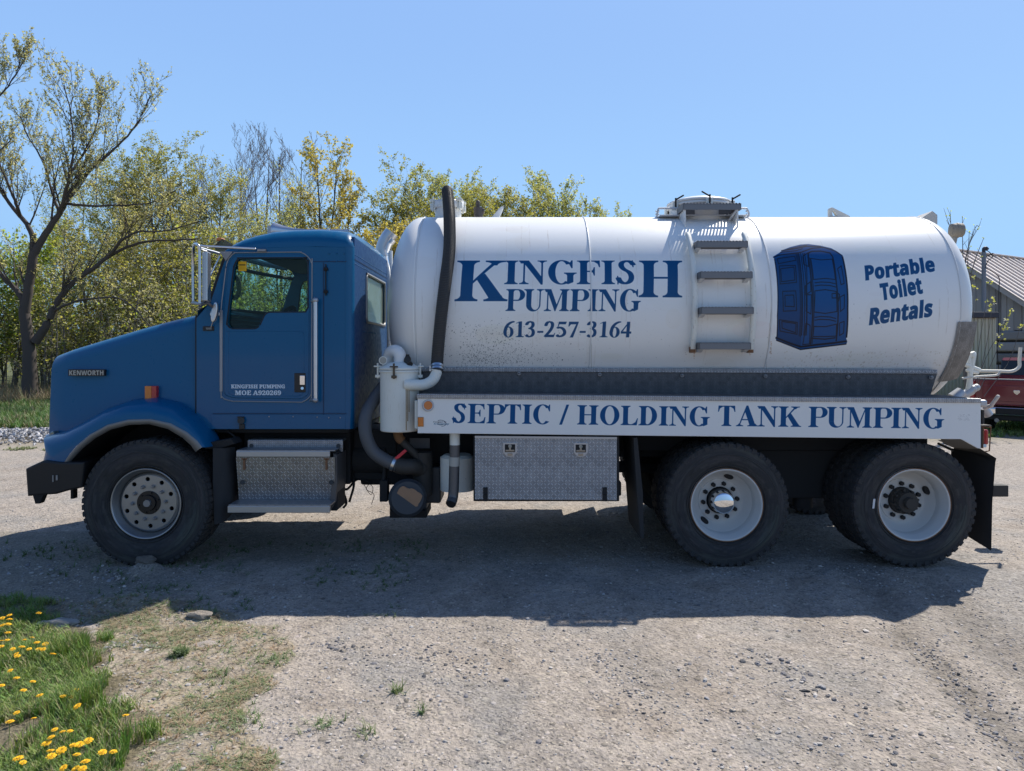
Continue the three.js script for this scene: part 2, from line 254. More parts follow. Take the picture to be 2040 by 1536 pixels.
{
  const r = rng(31), lawn = [], thin = [];
  const green = () => { const t = r(); return t < 0.55 ? [0.12 + 0.07 * r(), 0.23 + 0.09 * r(), 0.028] : t < 0.85 ? [0.21 + 0.06 * r(), 0.29 + 0.06 * r(), 0.05] : [0.36, 0.32, 0.15]; };
  const tall = [GP(150, 1290), GP(160, 1310), GP(185, 1400), GP(250, 1480), GP(230, 1520), GP(120, 1440)];
  for (let k = 0; k < 60000 && lawn.length < 17000; k++) {
    const x = -5.6 + r() * 4.6, z = 0.6 + r() * 4.0; if (Math.abs(x) > 0.78 * (CD - z) + 0.2) continue;
    const u = x + 0.16 * noise(x * 7, z * 7) + 0.1 * noise(x * 2.6 + 11, z * 2.6) + 0.08 + 0.1 * (r() * r() - 0.2), w = z + 0.2 * noise(x * 5 + 40, z * 5) + 0.1 * (r() - 0.5); if (!inPoly(u, w, LAWN)) continue;
    const den = 0.66 + 1.15 * fbm(x * 2.2, z * 2.2 + 4); if (r() > den) continue;
    let hgt = 0.042 + 0.045 * Math.max(0, fbm(x * 1.6 + 7, z * 1.6)) + 0.03 * r(); for (const t of tall) hgt += 0.05 * gauss(x, z, t.x, t.z, 0.17);
    lawn.push({ p: V(x, gh(x, z) - 0.004, z), s: V(0.07, hgt, 0.07), e: [0, r() * 6.28, 0], c: green() });
  }
  scatter('grass', tuftGeo(5, 8, 0.75, 0.045), bladeMat, lawn, 'lush green grass in the near corner of the lot', 'grass');
  for (let k = 0; k < 60000 && thin.length < 5200; k++) {
    const x = -3.4 + r() * 3.3, z = 0.4 + r() * 3.6, u = x + 0.2 * noise(x * 5, z * 5), w = z + 0.2 * noise(x * 5 + 40, z * 5); if (!inPoly(u, w, THIN)) continue;
    if (r() > 0.1 + 1.2 * Math.max(0, fbm(x * 2.1 + 2, z * 2.1))) continue;
    const dry = r() < 0.55; thin.push({ p: V(x, gh(x, z) - 0.002, z), s: V(0.045, 0.016 + 0.03 * r() * r(), 0.045), e: [0, r() * 6.28, 0], c: dry ? [0.34 + 0.1 * r(), 0.29, 0.16] : [0.15, 0.2 + 0.05 * r(), 0.06] });
  }
  for (let k = 0; k < 900; k++) { const x = -5 + r() * 4.2, z = -0.9 + r() * 2.0; if (fbm(x * 1.4, z * 1.4 + 30) < 0.12) continue; thin.push({ p: V(x, gh(x, z), z), s: V(0.06, 0.03 + 0.06 * r() * (x < -3.4 ? 1 : 0.3), 0.06), e: [0, r() * 6, 0], c: [0.09, 0.16, 0.04] }); }
  for (const [px, py, n, s] of [[358, 1300, 60, 0.05], [795, 1375, 12, 0.06], [840, 1420, 5, 0.02], [640, 1440, 12, 0.12], [735, 1460, 7, 0.06], [440, 1340, 14, 0.12], [550, 1310, 26, 0.14], [480, 1430, 24, 0.2]]) { const g = GP(px, py); for (let k = 0; k < n; k++) { const x = g.x + (r() + r() - 1) * s, z = g.z + (r() + r() - 1) * s; thin.push({ p: V(x, gh(x, z), z), s: V(0.05, 0.03 + 0.05 * r() * (s < 0.07 ? 1 : 0.4), 0.05), e: [0, r() * 6, 0], c: [0.11 + 0.06 * r(), 0.21, 0.05] }); } }
  scatter('grass', tuftGeo(6, 5, 0.95, 0.05), bladeMat, thin, 'sparse trodden grass thinning out into the gravel', 'grass');
  const far = [];
  for (let k = 0; k < 9000; k++) { const x = -17 + r() * 14, z = -10.6 - r() * 10; far.push({ p: V(x, gh(x, z), z), s: V(0.24, 0.16 + 0.2 * r(), 0.24), e: [0, r() * 6, 0], c: r() < 0.8 ? [0.10 + 0.05 * r(), 0.2 + 0.06 * r(), 0.04] : [0.3, 0.26, 0.13] }); }
  for (let k = 0; k < 3600; k++) { const x = 5 + r() * 14, z = -9.0 - r() * 7; far.push({ p: V(x, gh(x, z), z), s: V(0.2, 0.1 + 0.1 * r(), 0.2), e: [0, r() * 6, 0], c: [0.15 + 0.07 * r(), 0.25 + 0.06 * r(), 0.05] }); }
  for (let k = 0; k < 700; k++) { const x = -12 + r() * 8, z = -7.1 - 0.35 * r(); if (noise(x * 2, 3) < -0.1) continue; far.push({ p: V(x, gh(x, z), z), s: V(0.12, 0.03 + 0.05 * r(), 0.12), e: [0, r() * 6, 0], c: [0.2, 0.24, 0.07] }); }
  scatter('grass', tuftGeo(7, 7, 0.6, 0.06), bladeMat, far, 'green verge grass growing beyond the gravel lot', 'grass');
  const dry = [];
  for (let k = 0; k < 5200; k++) { const x = -26 + r() * 24, z = -18.2 - r() * 3.5; dry.push({ p: V(x, gh(x, z), z), s: V(0.5, 0.45 + 0.7 * r() * r(), 0.5), e: [0, r() * 6, 0], c: r() < 0.75 ? [0.33 + 0.1 * r(), 0.26 + 0.06 * r(), 0.17] : [0.14, 0.18, 0.06] }); }
  scatter('weeds', tuftGeo(8, 6, 0.7, 0.016), bladeMat, dry, 'dead brown weeds and brambles at the foot of the woods', 'weeds');
}
// dandelions, each a thing of its own
{
  const spots = [[335, 183], [80, 205], [20, 235], [80, 240], [20, 283], [70, 270], [65, 343], [208, 397], [272, 377], [315, 427], [388, 440], [10, 408], [60, 402], [10, 460], [110, 487], [185, 470], [250, 487], [330, 487], [370, 487], [450, 520], [140, 530], [148, 552], [88, 668], [140, 728], [280, 750], [10, 795], [200, 835], [650, 830], [340, 885], [540, 890], [608, 892], [665, 965], [145, 1032], [288, 1070], [1078, 1037], [85, 1105], [470, 1170], [535, 1190], [600, 1185], [440, 1240], [400, 1295], [430, 1350], [440, 1395], [525, 1350], [632, 1300], [685, 1290], [757, 1260], [660, 1385], [880, 1357], [972, 1350], [155, 1420], [195, 1450], [735, 1437], [545, 1492], [650, 1500], [710, 1495]];
  const r = rng(91), pet = [], head = [];
  for (let ring = 0; ring < 4; ring++) { const n = [20, 18, 13, 7][ring], L = [1, 0.82, 0.6, 0.36][ring], up = [0.02, 0.2, 0.42, 0.75][ring]; for (let k = 0; k < n; k++) { const a = (k + 0.4 * r() + ring * 0.5) / n * 6.283, l = L * (0.85 + 0.25 * r()), ca = Math.cos(a), sa = Math.sin(a), w = 0.11; const y0 = 0.12, y1 = 0.12 + up * l; pet.push(0, y0, 0, ca * l * 0.9 - sa * w, y1, sa * l * 0.9 + ca * w, ca * l * 0.9 + sa * w, y1 + 0.02, sa * l * 0.9 - ca * w, ca * l * 0.9 - sa * w, y1, sa * l * 0.9 + ca * w, ca * l * 1.02, y1 - 0.03, sa * l * 1.02, ca * l * 0.9 + sa * w, y1 + 0.02, sa * l * 0.9 - ca * w); } }
  const pg = new THREE.BufferGeometry(); pg.setAttribute('position', new THREE.Float32BufferAttribute(pet, 3)); pg.computeVertexNormals();
  const yellow = std([0.86, 0.50, 0.012], 0.8, 0, { side: THREE.DoubleSide }), stemM = std([0.14, 0.2, 0.05], 0.7);
  let first = null;
  spots.forEach(([a, b], i) => {
    const px = a / 4.315, py = 1180 + b / 4.315, hgt = 0.05 + 0.05 * r(), at = GP(px, py, hgt), s = (b > 1250 ? 0.019 : 0.0175) * (0.78 + 0.4 * r());
    let o;
    if (!first) {
      o = first = thing('dandelion', 'yellow dandelion in full bloom standing in the grass in front of the truck', 'dandelion', V(0, 0, 0), 'dandelions in the grass');
      obj('stem', cyl(V(0, -0.09, 0), V(0, 0.001, 0), 0.0016, 0.0016, 5), stemM, o); obj('flower_head', [pg.clone().scale(0.018, 0.018, 0.018)], yellow, o); obj('bract', new THREE.ConeGeometry(0.007, 0.009, 8).rotateX(Math.PI).translate(0, -0.001, 0), stemM, o);
    } else { o = first.clone(); o.name = numbered('dandelion'); scene.add(o); }
    const k = s / 0.018; o.position.set(at.x, at.y + gh(at.x, at.z), at.z); o.scale.set(k, Math.max(0.8, k), k); o.rotation.set(0.5 * (r() - 0.3), r() * 6, 0.5 * (r() - 0.5));
  });
}
// ---------------------------------------------------------------- trees
class Tubes {
  constructor() { this.p = []; this.n = []; this.i = []; }
  add(pts, rad, sides) {
    const t = V(0, 0, 0), a = V(0, 0, 0), b = V(0, 0, 0), ref = V(0, 0, 0), base = this.p.length / 3;
    pts.forEach((q, k) => {
      t.subVectors(pts[Math.min(k + 1, pts.length - 1)], pts[Math.max(k - 1, 0)]).normalize(); ref.set(Math.abs(t.y) < 0.9 ? 0 : 1, Math.abs(t.y) < 0.9 ? 1 : 0, 0); a.crossVectors(t, ref).normalize(); b.crossVectors(t, a);
      for (let s = 0; s < sides; s++) { const w = s / sides * 6.28319, c = Math.cos(w), d = Math.sin(w), nx = a.x * c + b.x * d, ny = a.y * c + b.y * d, nz = a.z * c + b.z * d; this.p.push(q.x + nx * rad[k], q.y + ny * rad[k], q.z + nz * rad[k]); this.n.push(nx, ny, nz); }
    });
    for (let k = 0; k + 1 < pts.length; k++) for (let s = 0; s < sides; s++) { const u = base + k * sides + s, v = base + k * sides + (s + 1) % sides; this.i.push(u, v, u + sides, v, v + sides, u + sides); }
  }
  geo(o) { const g = new THREE.BufferGeometry(), p = new Float32Array(this.p); if (o) for (let i = 0; i < p.length; i += 3) { p[i] -= o.x; p[i + 1] -= o.y; p[i + 2] -= o.z; } g.setAttribute('position', new THREE.BufferAttribute(p, 3)); g.setAttribute('normal', new THREE.Float32BufferAttribute(this.n, 3)); g.setIndex(this.i); return g; }
}
class Leaves {
  constructor() { this.p = []; this.c = []; this.i = []; }
  add(q, s, r, c) { // a small folded leaf of two triangles
    const a = r() * 6.283, e = r() * 2 - 1, f = Math.sqrt(1 - e * e), ux = Math.cos(a) * f, uy = e, uz = Math.sin(a) * f, b = r() * 6.283;
    let vx = Math.cos(b), vy = r() - 0.5, vz = Math.sin(b); const d = vx * ux + vy * uy + vz * uz; vx -= d * ux; vy -= d * uy; vz -= d * uz; const l = 0.42 * s / (Math.hypot(vx, vy, vz) + 1e-6), k = this.p.length / 3, f2 = 0.75 + 0.5 * r();
    this.p.push(q.x, q.y, q.z, q.x + ux * s * 0.5 + vx * l, q.y + uy * s * 0.5 + vy * l, q.z + uz * s * 0.5 + vz * l, q.x + ux * s, q.y + uy * s, q.z + uz * s, q.x + ux * s * 0.5 - vx * l, q.y + uy * s * 0.5 - vy * l, q.z + uz * s * 0.5 - vz * l);
    for (let n = 0; n < 4; n++) this.c.push(c[0] * f2, c[1] * f2, c[2] * f2);
    this.i.push(k, k + 1, k + 2, k, k + 2, k + 3);
  }
  geo(o) { const g = new THREE.BufferGeometry(), p = new Float32Array(this.p); if (o) for (let i = 0; i < p.length; i += 3) { p[i] -= o.x; p[i + 1] -= o.y; p[i + 2] -= o.z; } g.setAttribute('position', new THREE.BufferAttribute(p, 3)); g.setAttribute('color', new THREE.Float32BufferAttribute(this.c, 3)); g.setIndex(this.i); g.computeVertexNormals(); return g; }
}
const barkTex = dataTex(256, 256, (() => { const a = tileNoise(256, 24, 61), b = tileNoise(256, 96, 62); return (x, y, c) => { const v = 120 + 90 * (a[(y >> 2) * 256 + x] - 0.5) + 80 * (b[y * 256 + x] - 0.5); c[0] = v; c[1] = v * 0.97; c[2] = v * 0.93; }; })());
const barkWarm = std([0.2, 0.165, 0.14], 0.95);
const barkDark = std([0.075, 0.064, 0.055], 0.95), barkGrey = std([0.15, 0.135, 0.12], 0.95), barkPale = std([0.2, 0.18, 0.155], 0.95);
const leafMat = new THREE.MeshPhysicalMaterial({ color: 0xffffff, vertexColors: true, roughness: 0.85, transmission: 0.88, thickness: 0, side: THREE.DoubleSide });
function branch(W, L, r, p0, dir, len, rad, lvl, o) {
  const n = lvl === 0 ? 9 : lvl < 3 ? 5 : 3, pts = [p0.clone()], rr = [rad], d = dir.clone(), p = p0.clone(), step = len / n, wob = o.wob ?? 0.16;
  for (let k = 1; k <= n; k++) { const wb = lvl ? wob : wob * 0.45; d.x += (r() - 0.5) * wb; d.z += (r() - 0.5) * wb; d.y += (r() - 0.5) * wob + (o.up ?? 0.06) * (lvl ? 1 : 0.3); d.normalize(); p.addScaledVector(d, step); pts.push(p.clone()); rr.push(rad * (1 - (lvl === 0 ? 0.88 : 0.8) * k / n)); }
  W.add(pts, rr, [7, 5, 4, 3, 3][lvl] ?? 3);
  grow(W, L, r, pts, rr, len, lvl, o);
}
function grow(W, L, r, pts, rr, len, lvl, o) {
  const n = pts.length - 1;
  if (lvl < o.levels) {
    const kids = o.kids[lvl] ?? 4;
    for (let k = 0; k < kids; k++) {
      const t0 = lvl === 0 ? o.bare ?? 0.3 : 0.15, t = t0 + (1 - t0) * (k + r()) / kids, f = t * n, i = Math.min(n - 1, Math.floor(f)), q = pts[i].clone().lerp(pts[i + 1], f - i), ax = V(0, 0, 0).subVectors(pts[i + 1], pts[i]).normalize(), az = r() * 6.283, side = V(Math.cos(az), 0, Math.sin(az)); side.addScaledVector(ax, -side.dot(ax)).normalize();
      const ang = (o.ang[lvl] ?? 0.7) * (0.75 + 0.5 * r()), d = ax.multiplyScalar(Math.cos(ang)).addScaledVector(side, Math.sin(ang)); if (o.flat) d.z *= o.flat; d.normalize();
      branch(W, L, r, q, d, len * (o.ratio[lvl] ?? 0.45) * (lvl === 0 ? (o.shape ? o.shape(t) : 1.1 - 0.6 * t) : 1.05 - 0.45 * t) * (0.8 + 0.4 * r()), Math.max(rr[i] * 0.46, o.twig ?? 0.006), lvl + 1, o);
    }
  }
  if (L && o.leaf && lvl >= o.leafFrom) {
    const cnt = Math.max(1, Math.round(len * o.leaf));
    for (let k = 0; k < cnt; k++) { const t = (lvl >= o.levels ? 0.1 : 0.4) + r() * (lvl >= o.levels ? 0.9 : 0.6), f = t * n, i = Math.min(n - 1, Math.floor(f)), q = pts[i].clone().lerp(pts[i + 1], f - i), sp = o.cluster ?? 0.12; for (let m = 0; m < (o.per ?? 2); m++) { const c = o.tint[Math.floor(r() * o.tint.length)]; L.add(V(q.x + (r() - 0.5) * sp, q.y + (r() - 0.5) * sp, q.z + (r() - 0.5) * sp), o.size * (0.6 + 0.7 * r()), r, c); } }
  }
}
function tree(name, label, px, pyTop, depth, o, group, more = []) {
  const z = CD - depth, x = (px - 1020) * depth / F, H = CH - (pyTop - HY) / F * depth, y0 = gh(x, z) - 0.1, at = V(x, y0, z), g = thing(name, label, 'tree', at, group), r = rng(o.seed), W = new Tubes(), L = o.leaf ? new Leaves() : null;
  const stems = o.stems ?? 1;
  for (let s = 0; s < stems; s++) { const a = r() * 6.28, lean = stems > 1 ? 0.09 : 0.03; branch(W, L, r, V(x + (stems > 1 ? (s - (stems - 1) / 2) * (o.gap ?? 0.6) : 0), y0, z + (stems > 1 ? (r() - 0.5) * 0.6 : 0)), V(Math.cos(a) * lean, 1, Math.sin(a) * lean).normalize(), (H - y0) * (stems > 1 ? 0.82 + 0.18 * (s === (stems >> 1) ? 1 : r()) : 1), o.rad ?? 0.16, 0, o); }
  let top = -1e9; for (let k = 1; k < W.p.length; k += 3) top = Math.max(top, W.p[k]);
  const fit = (H - y0) / (top - y0); for (const q of L ? [W.p, L.p] : [W.p]) for (let k = 0; k < q.length; k += 3) { q[k] = x + (q[k] - x) * (0.35 + 0.65 * fit); q[k + 1] = y0 + (q[k + 1] - y0) * fit; q[k + 2] = z + (q[k + 2] - z) * (0.35 + 0.65 * fit); }
  const tm = new THREE.Mesh(W.geo(at), o.bark ?? barkDark); tm.name = 'trunk'; g.add(tm);
  if (L) { const cm = new THREE.Mesh(L.geo(at), leafMat); cm.name = 'crown'; g.add(cm); }
  return g;
}
const olive = [[0.42, 0.40, 0.06], [0.33, 0.33, 0.05], [0.50, 0.45, 0.09], [0.25, 0.26, 0.045]], fresh = [[0.44, 0.52, 0.05], [0.35, 0.44, 0.045], [0.52, 0.57, 0.07]], gold = [[0.54, 0.45, 0.07], [0.45, 0.38, 0.06], [0.6, 0.5, 0.1]], sage = [[0.44, 0.45, 0.12], [0.36, 0.38, 0.10], [0.52, 0.51, 0.16]], bud = [[0.54, 0.50, 0.18], [0.42, 0.41, 0.14], [0.6, 0.55, 0.22]];
const leafy = (seed, tint, more = {}) => ({ seed, tint, levels: 3, kids: [24, 7, 4], ratio: [0.30, 0.5, 0.55], ang: [0.7, 0.7, 0.75], leafFrom: 2, leaf: 9, size: 0.1, per: 2, cluster: 0.2, bare: 0.18, rad: 0.15, twig: 0.006, shape: (t) => 0.35 + 0.75 * Math.sqrt(Math.max(0, 1 - ((t - 0.42) / 0.6) ** 2)), ...more });
const bare = (seed, more = {}) => ({ seed, levels: 4, kids: [16, 7, 5, 3], ratio: [0.3, 0.5, 0.5, 0.55], ang: [0.42, 0.45, 0.5, 0.5], bare: 0.42, rad: 0.17, up: 0.12, twig: 0.014, bark: barkGrey, wob: 0.1, shape: (t) => 1.25 - 0.75 * t, ...more });
// tall trees that stand out against the sky
tree('leafy_tree', 'dense olive green tree filling the gap before the two bare crowns', 345, 250, 37, leafy(101, olive, { kids: [28, 7, 4], ratio: [0.26, 0.5, 0.55], leaf: 10, rad: 0.14, stems: 2, gap: 2.0 }));
tree('leafy_tree', 'olive tree whose crown touches the narrow bare tree', 430, 330, 39, leafy(102, olive, { kids: [24, 7, 4], ratio: [0.26, 0.5, 0.55], leaf: 9 }));
tree('bare_tree', 'narrow bare tree with a rounded fan of twigs behind the olive trees', 452, 226, 52, bare(103, { stems: 2, gap: 1.2, bare: 0.6, ratio: [0.34, 0.5, 0.5, 0.55], kids: [13, 6, 4, 3], ang: [0.6, 0.5, 0.5, 0.5], bark: barkWarm }));
tree('bare_tree', 'widest bare tree with several dark stems rising above the cab roof', 548, 234, 48, bare(104, { stems: 4, gap: 1.0, ratio: [0.3, 0.5, 0.5, 0.55], kids: [10, 5, 4, 3], ang: [0.6, 0.5, 0.5, 0.5], bare: 0.42, bark: barkWarm }));
tree('leafy_tree', 'golden green open tree above the cab horns', 655, 282, 40, leafy(105, gold, { stems: 3, gap: 0.5, kids: [15, 7, 4], ratio: [0.19, 0.5, 0.5], ang: [0.5, 0.65, 0.75], leaf: 8, size: 0.13, bare: 0.3 }));
tree('leafy_tree', 'upright olive tree with a flat narrow top behind the exhaust stack', 775, 292, 42, leafy(106, olive, { stems: 2, gap: 0.9, kids: [24, 7, 4], ratio: [0.2, 0.5, 0.5], leaf: 9, size: 0.13, bare: 0.2, shape: (t) => 0.8 + 0.3 * t }));
tree('leafy_tree', 'broad olive tree filling in behind the exhaust stack tip', 815, 352, 40, leafy(107, olive, { stems: 2, gap: 1.0, leaf: 10 }));
tree('bush', 'bright yellow green bush showing over the rear of the cab roof', 725, 432, 34, leafy(108, gold, { stems: 4, gap: 0.7, kids: [14, 7, 4], ratio: [0.34, 0.5, 0.5], leaf: 15, size: 0.115, rad: 0.07 }));
tree('leafy_tree', 'thin sage green tree with upright shoots behind the black hose', 905, 318, 42, leafy(109, sage, { stems: 5, gap: 0.9, kids: [15, 6, 4], ratio: [0.22, 0.5, 0.5], ang: [0.45, 0.55, 0.7], leaf: 7, size: 0.125, shape: (t) => 1.2 - 0.7 * t }));
tree('leafy_tree', 'round olive tree low over the front half of the tank', 985, 362, 38, leafy(110, olive, { stems: 4, gap: 1.1, kids: [20, 7, 4], ratio: [0.28, 0.5, 0.5], leaf: 10 }));
tree('leafy_tree', 'sage green spreading tree over the middle of the tank', 1120, 342, 43, leafy(111, sage, { stems: 5, gap: 1.1, kids: [16, 7, 4], ratio: [0.26, 0.5, 0.5], ang: [0.6, 0.65, 0.7], leaf: 8, size: 0.125 }));
tree('bare_tree', 'wispy nearly bare tree ending the row over the tank', 1195, 392, 44, bare(112, { kids: [11, 5, 4, 3], ratio: [0.3, 0.5, 0.5, 0.6], rad: 0.09, leaf: 1.2, leafFrom: 3, tint: sage, size: 0.12 }));
// woods behind the big willow
[[20, 455, 30, fresh, 'bright green tree at the picture edge behind the willow trunk'], [108, 438, 34, fresh, 'bright green tree between the willow limbs'], [165, 330, 44, sage, 'thin grey green tree behind the willow crown'], [215, 395, 31, olive, 'olive tree above the sloping hood front'], [262, 300, 40, sage, 'sage green tree just before the dense olive crown'], [310, 430, 30, olive, 'olive tree above the middle of the hood'], [300, 285, 39, olive, 'tall olive tree joined to the willow crown tip'], [395, 300, 38, olive, 'tall olive tree standing over the mirrors'], [385, 425, 32, olive, 'olive tree behind the door mirrors'], [470, 400, 33, sage, 'grey green tree behind the cab roof front'], [560, 400, 34, sage, 'low grey green tree at the foot of the bare stems'], [610, 395, 38, olive, 'low olive tree behind the cab horns']].forEach(([px, py, d, tint, label], i) => tree('leafy_tree', label, px, py, d, leafy(130 + i, tint, { kids: [24, 7, 4], ratio: [0.3, 0.5, 0.5], leaf: tint === sage ? 6 : 9, size: tint === fresh ? 0.12 : 0.1, bare: 0.12, stems: i % 3 === 0 ? 2 : 1, gap: 1.3, bark: i % 2 ? barkGrey : barkDark, rad: 0.11 })));
[[940, 348, 41, sage, 'pale green tree low behind the tank front valve'], [1052, 366, 40, olive, 'olive tree between the two spreading crowns over the tank'], [1172, 388, 42, sage, 'small grey green tree near the end of the row over the tank'], [845, 385, 37, olive, 'dark olive tree against the front head of the tank'], [595, 330, 43, sage, 'thin pale tree between the bare stems and the golden tree']].forEach(([px, py, d, tint, label], i) => tree('leafy_tree', label, px, py, d, leafy(160 + i, tint, { kids: [22, 7, 4], ratio: [0.26, 0.5, 0.5], leaf: i === 4 ? 4 : 8, size: 0.115, stems: i === 4 ? 1 : 3, gap: 1.0, rad: 0.09 })));
{ // saplings and brush that read as one mass below the crowns
  const r = rng(201), W = new Tubes(), L = new Leaves(), o = { levels: 2, kids: [9, 4], ratio: [0.3, 0.5], ang: [0.7, 0.8], leafFrom: 1, leaf: 7, size: 0.11, per: 2, cluster: 0.3, bare: 0.08, twig: 0.006, wob: 0.22, tint: [...olive, ...sage, fresh[1], [0.09, 0.085, 0.03]] };
  for (let k = 0; k < 520; k++) { const d = 25.5 + 22 * r(), px = -120 + r() * 1180, x = (px - 1020) * d / F, z = CD - d; branch(W, L, r, V(x, gh(x, z) - 0.05, z), V((r() - 0.5) * 0.3, 1, (r() - 0.5) * 0.3).normalize(), 2.4 + 3.6 * r() * r() + (px < 520 ? 1.2 : 0), 0.025 + 0.05 * r() * r(), 0, o); }
  const g = new THREE.Group(); g.name = 'woods'; scene.add(g); tag(g, 'thicket of saplings and brush under the trees behind the truck', 'woods', null, 'stuff');
  const a = new THREE.Mesh(W.geo(), barkGrey); a.name = 'stems'; const b = new THREE.Mesh(L.geo(), leafMat); b.name = 'leaves'; g.add(a, b);
}
{ // the big willow, limbs set out one by one
  const Z = -19, D = CD - Z, S = D / F, at = PP(62, 803, Z), g = thing('willow_tree', 'big dark trunked willow with spreading limbs and sparse buds ahead of the hood', 'tree', at), r = rng(301), W = new Tubes(), L = new Leaves();
  const o = { levels: 3, kids: [0, 7, 5], ratio: [0.4, 0.5, 0.5], ang: [0.7, 0.6, 0.65], leafFrom: 2, leaf: 6, size: 0.07, per: 2, cluster: 0.06, twig: 0.006, up: 0.13, wob: 0.2, tint: bud };
  const limb = (list, r0, r1, kids, klen, dz = 0) => {
    const c = new THREE.CatmullRomCurve3(list.map(([a, b, q = 0]) => { const zz = Z + q; return PP(a, b, zz); })), n = Math.max(8, list.length * 4), pts = c.getPoints(n), rr = pts.map((_, k) => (r1 + (r0 - r1) * Math.pow(1 - k / n, 1.5)) * S * 0.74); for (let k = 1; k < n; k++) { pts[k].x += (r() - 0.5) * 2 * S; pts[k].y += (r() - 0.5) * 2 * S; }
    W.add(pts, rr, r0 > 8 ? 12 : 7);
    kids = Math.round(kids * 1.35); for (let k = 0; k < kids; k++) { const t = 0.18 + 0.82 * (k + r()) / kids, f = t * n, i = Math.min(n - 1, Math.floor(f)), q = pts[i].clone(), ax = V(0, 0, 0).subVectors(pts[i + 1], pts[i]).normalize(), a = r() * 6.283, d = V(Math.cos(a) * 0.8, 0.55 + 0.5 * r(), Math.sin(a) * 0.8).addScaledVector(ax, 0.75).normalize(); branch(W, L, r, q, d, klen * (0.6 + 0.7 * r()) * (1.1 - 0.4 * t), Math.max(0.012, rr[i] * 0.4), 1, o); }
  };
  limb([[62, 806], [60, 780], [60, 740], [57, 690], [52, 650], [48, 612]], 22, 13, 0, 0);
  limb([[50, 622], [42, 590], [22, 568], [2, 548], [-30, 515], [-60, 450]], 9, 4, 5, 2.2);
  limb([[50, 622], [56, 575], [62, 535], [68, 500]], 12, 11, 2, 1);
  limb([[66, 508], [62, 462], [42, 432], [18, 405], [-5, 365], [-30, 300], [-60, 240]], 8, 2.5, 8, 2.2);
  limb([[40, 432], [28, 395, 0.6], [0, 330, 1], [-20, 270, 1]], 5, 2, 5, 2);
  limb([[68, 506], [88, 470], [112, 435], [132, 402], [150, 370], [190, 330], [235, 290], [275, 245], [300, 190]], 10, 1.6, 13, 2.3);
  limb([[118, 425], [128, 395, 0.4], [138, 350, 0.7], [146, 300, 1], [142, 235, 1], [128, 170, 1]], 6.5, 1.3, 12, 2.1);
  limb([[140, 345, 0.7], [170, 300, 0.2], [195, 240], [205, 180]], 3.5, 1.2, 8, 1.7);
  limb([[118, 425], [100, 370, -0.5], [85, 320, -0.8], [55, 270, -1], [40, 230, -1]], 4.5, 1.2, 9, 1.8);
  limb([[130, 405], [180, 410, 0.5], [250, 408, 1], [305, 402, 1], [350, 380, 1]], 4.2, 1.2, 6, 1.3);
  limb([[70, 682], [92, 648], [112, 606], [140, 568], [185, 535], [235, 500], [290, 482], [350, 478], [395, 476]], 12, 2, 11, 1.8);
  limb([[215, 512], [245, 478, 0.5], [275, 462, 0.8], [330, 460, 1], [400, 440, 1]], 5, 1.4, 8, 1.5);
  limb([[108, 620], [135, 606, 0.5], [190, 594, 1], [232, 594, 1], [265, 612, 1], [302, 652, 1]], 4, 1.4, 6, 1.1);
  limb([[-70, 260, 1], [-30, 210, 1], [5, 185, 1], [30, 150, 1], [48, 95, 1]], 4, 1.1, 11, 1.5);
  limb([[-60, 330, 1], [-25, 330, 1], [0, 300, 1], [20, 280, 1]], 3, 1.1, 6, 1.2);
  const tm = new THREE.Mesh(W.geo(at), std([0.075, 0.062, 0.055], 0.95)); tm.name = 'trunk'; g.add(tm); const cm = new THREE.Mesh(L.geo(at), leafMat); cm.name = 'crown'; g.add(cm);
}
// ---------------------------------------------------------------- the truck
const truck = thing('pump_truck', 'long blue cabbed septic pump truck with a white tank lettered in blue', 'truck', V(0.2, 0, -1.27));
const T = truck, mir = (z) => -2.54 - z;                    // mirrored depth on the truck's far side
const scratch = tileNoise(256, 40, 81), scratch2 = tileNoise(256, 120, 82);
const dustRough = dataTex(256, 256, (x, y, c) => { c[0] = c[1] = c[2] = 95 + 70 * scratch[y * 256 + x] + 40 * scratch2[y * 256 + x]; });
const blue = new THREE.MeshPhysicalMaterial({ color: col(0.0, 0.092, 0.215), roughness: 0.62, specularIntensity: 0.45, clearcoat: 0.42, clearcoatRoughness: 0.06, roughnessMap: dustRough });
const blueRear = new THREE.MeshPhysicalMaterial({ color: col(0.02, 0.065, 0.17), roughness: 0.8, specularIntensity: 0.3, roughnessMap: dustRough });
const white = new THREE.MeshPhysicalMaterial({ color: col(0.74, 0.74, 0.72), roughness: 0.42, clearcoat: 0.3, clearcoatRoughness: 0.25 });
const whiteOld = new THREE.MeshStandardMaterial({ roughness: 0.55, map: canvasTex(512, 512, (g) => { const r = rng(5); g.fillStyle = '#dfe0d8'; g.fillRect(0, 0, 512, 512); for (let k = 0; k < 900; k++) { g.fillStyle = `rgba(${90 + r() * 60 | 0},${80 + r() * 40 | 0},${50 + r() * 30 | 0},${0.05 + 0.3 * r() * r()})`; const s = 1 + 4 * r() * r(); g.fillRect(r() * 512, r() * 512, s, s * (1 + 5 * r() * r())); } }) });
whiteOld.map.wrapS = whiteOld.map.wrapT = THREE.RepeatWrapping;
const black = std([0.012, 0.012, 0.013], 0.75), blackGloss = std([0.012, 0.012, 0.014], 0.35), dark = std([0.03, 0.03, 0.031], 0.9), greasy = std([0.05, 0.047, 0.043], 0.7, 0.3), chrome = std([0.86, 0.87, 0.88], 0.07, 1), alu = std([0.62, 0.63, 0.64], 0.3, 1), aluDull = std([0.46, 0.46, 0.47], 0.48, 0.85), steel = std([0.3, 0.3, 0.31], 0.5, 0.8), rust = std([0.2, 0.10, 0.05], 0.9);
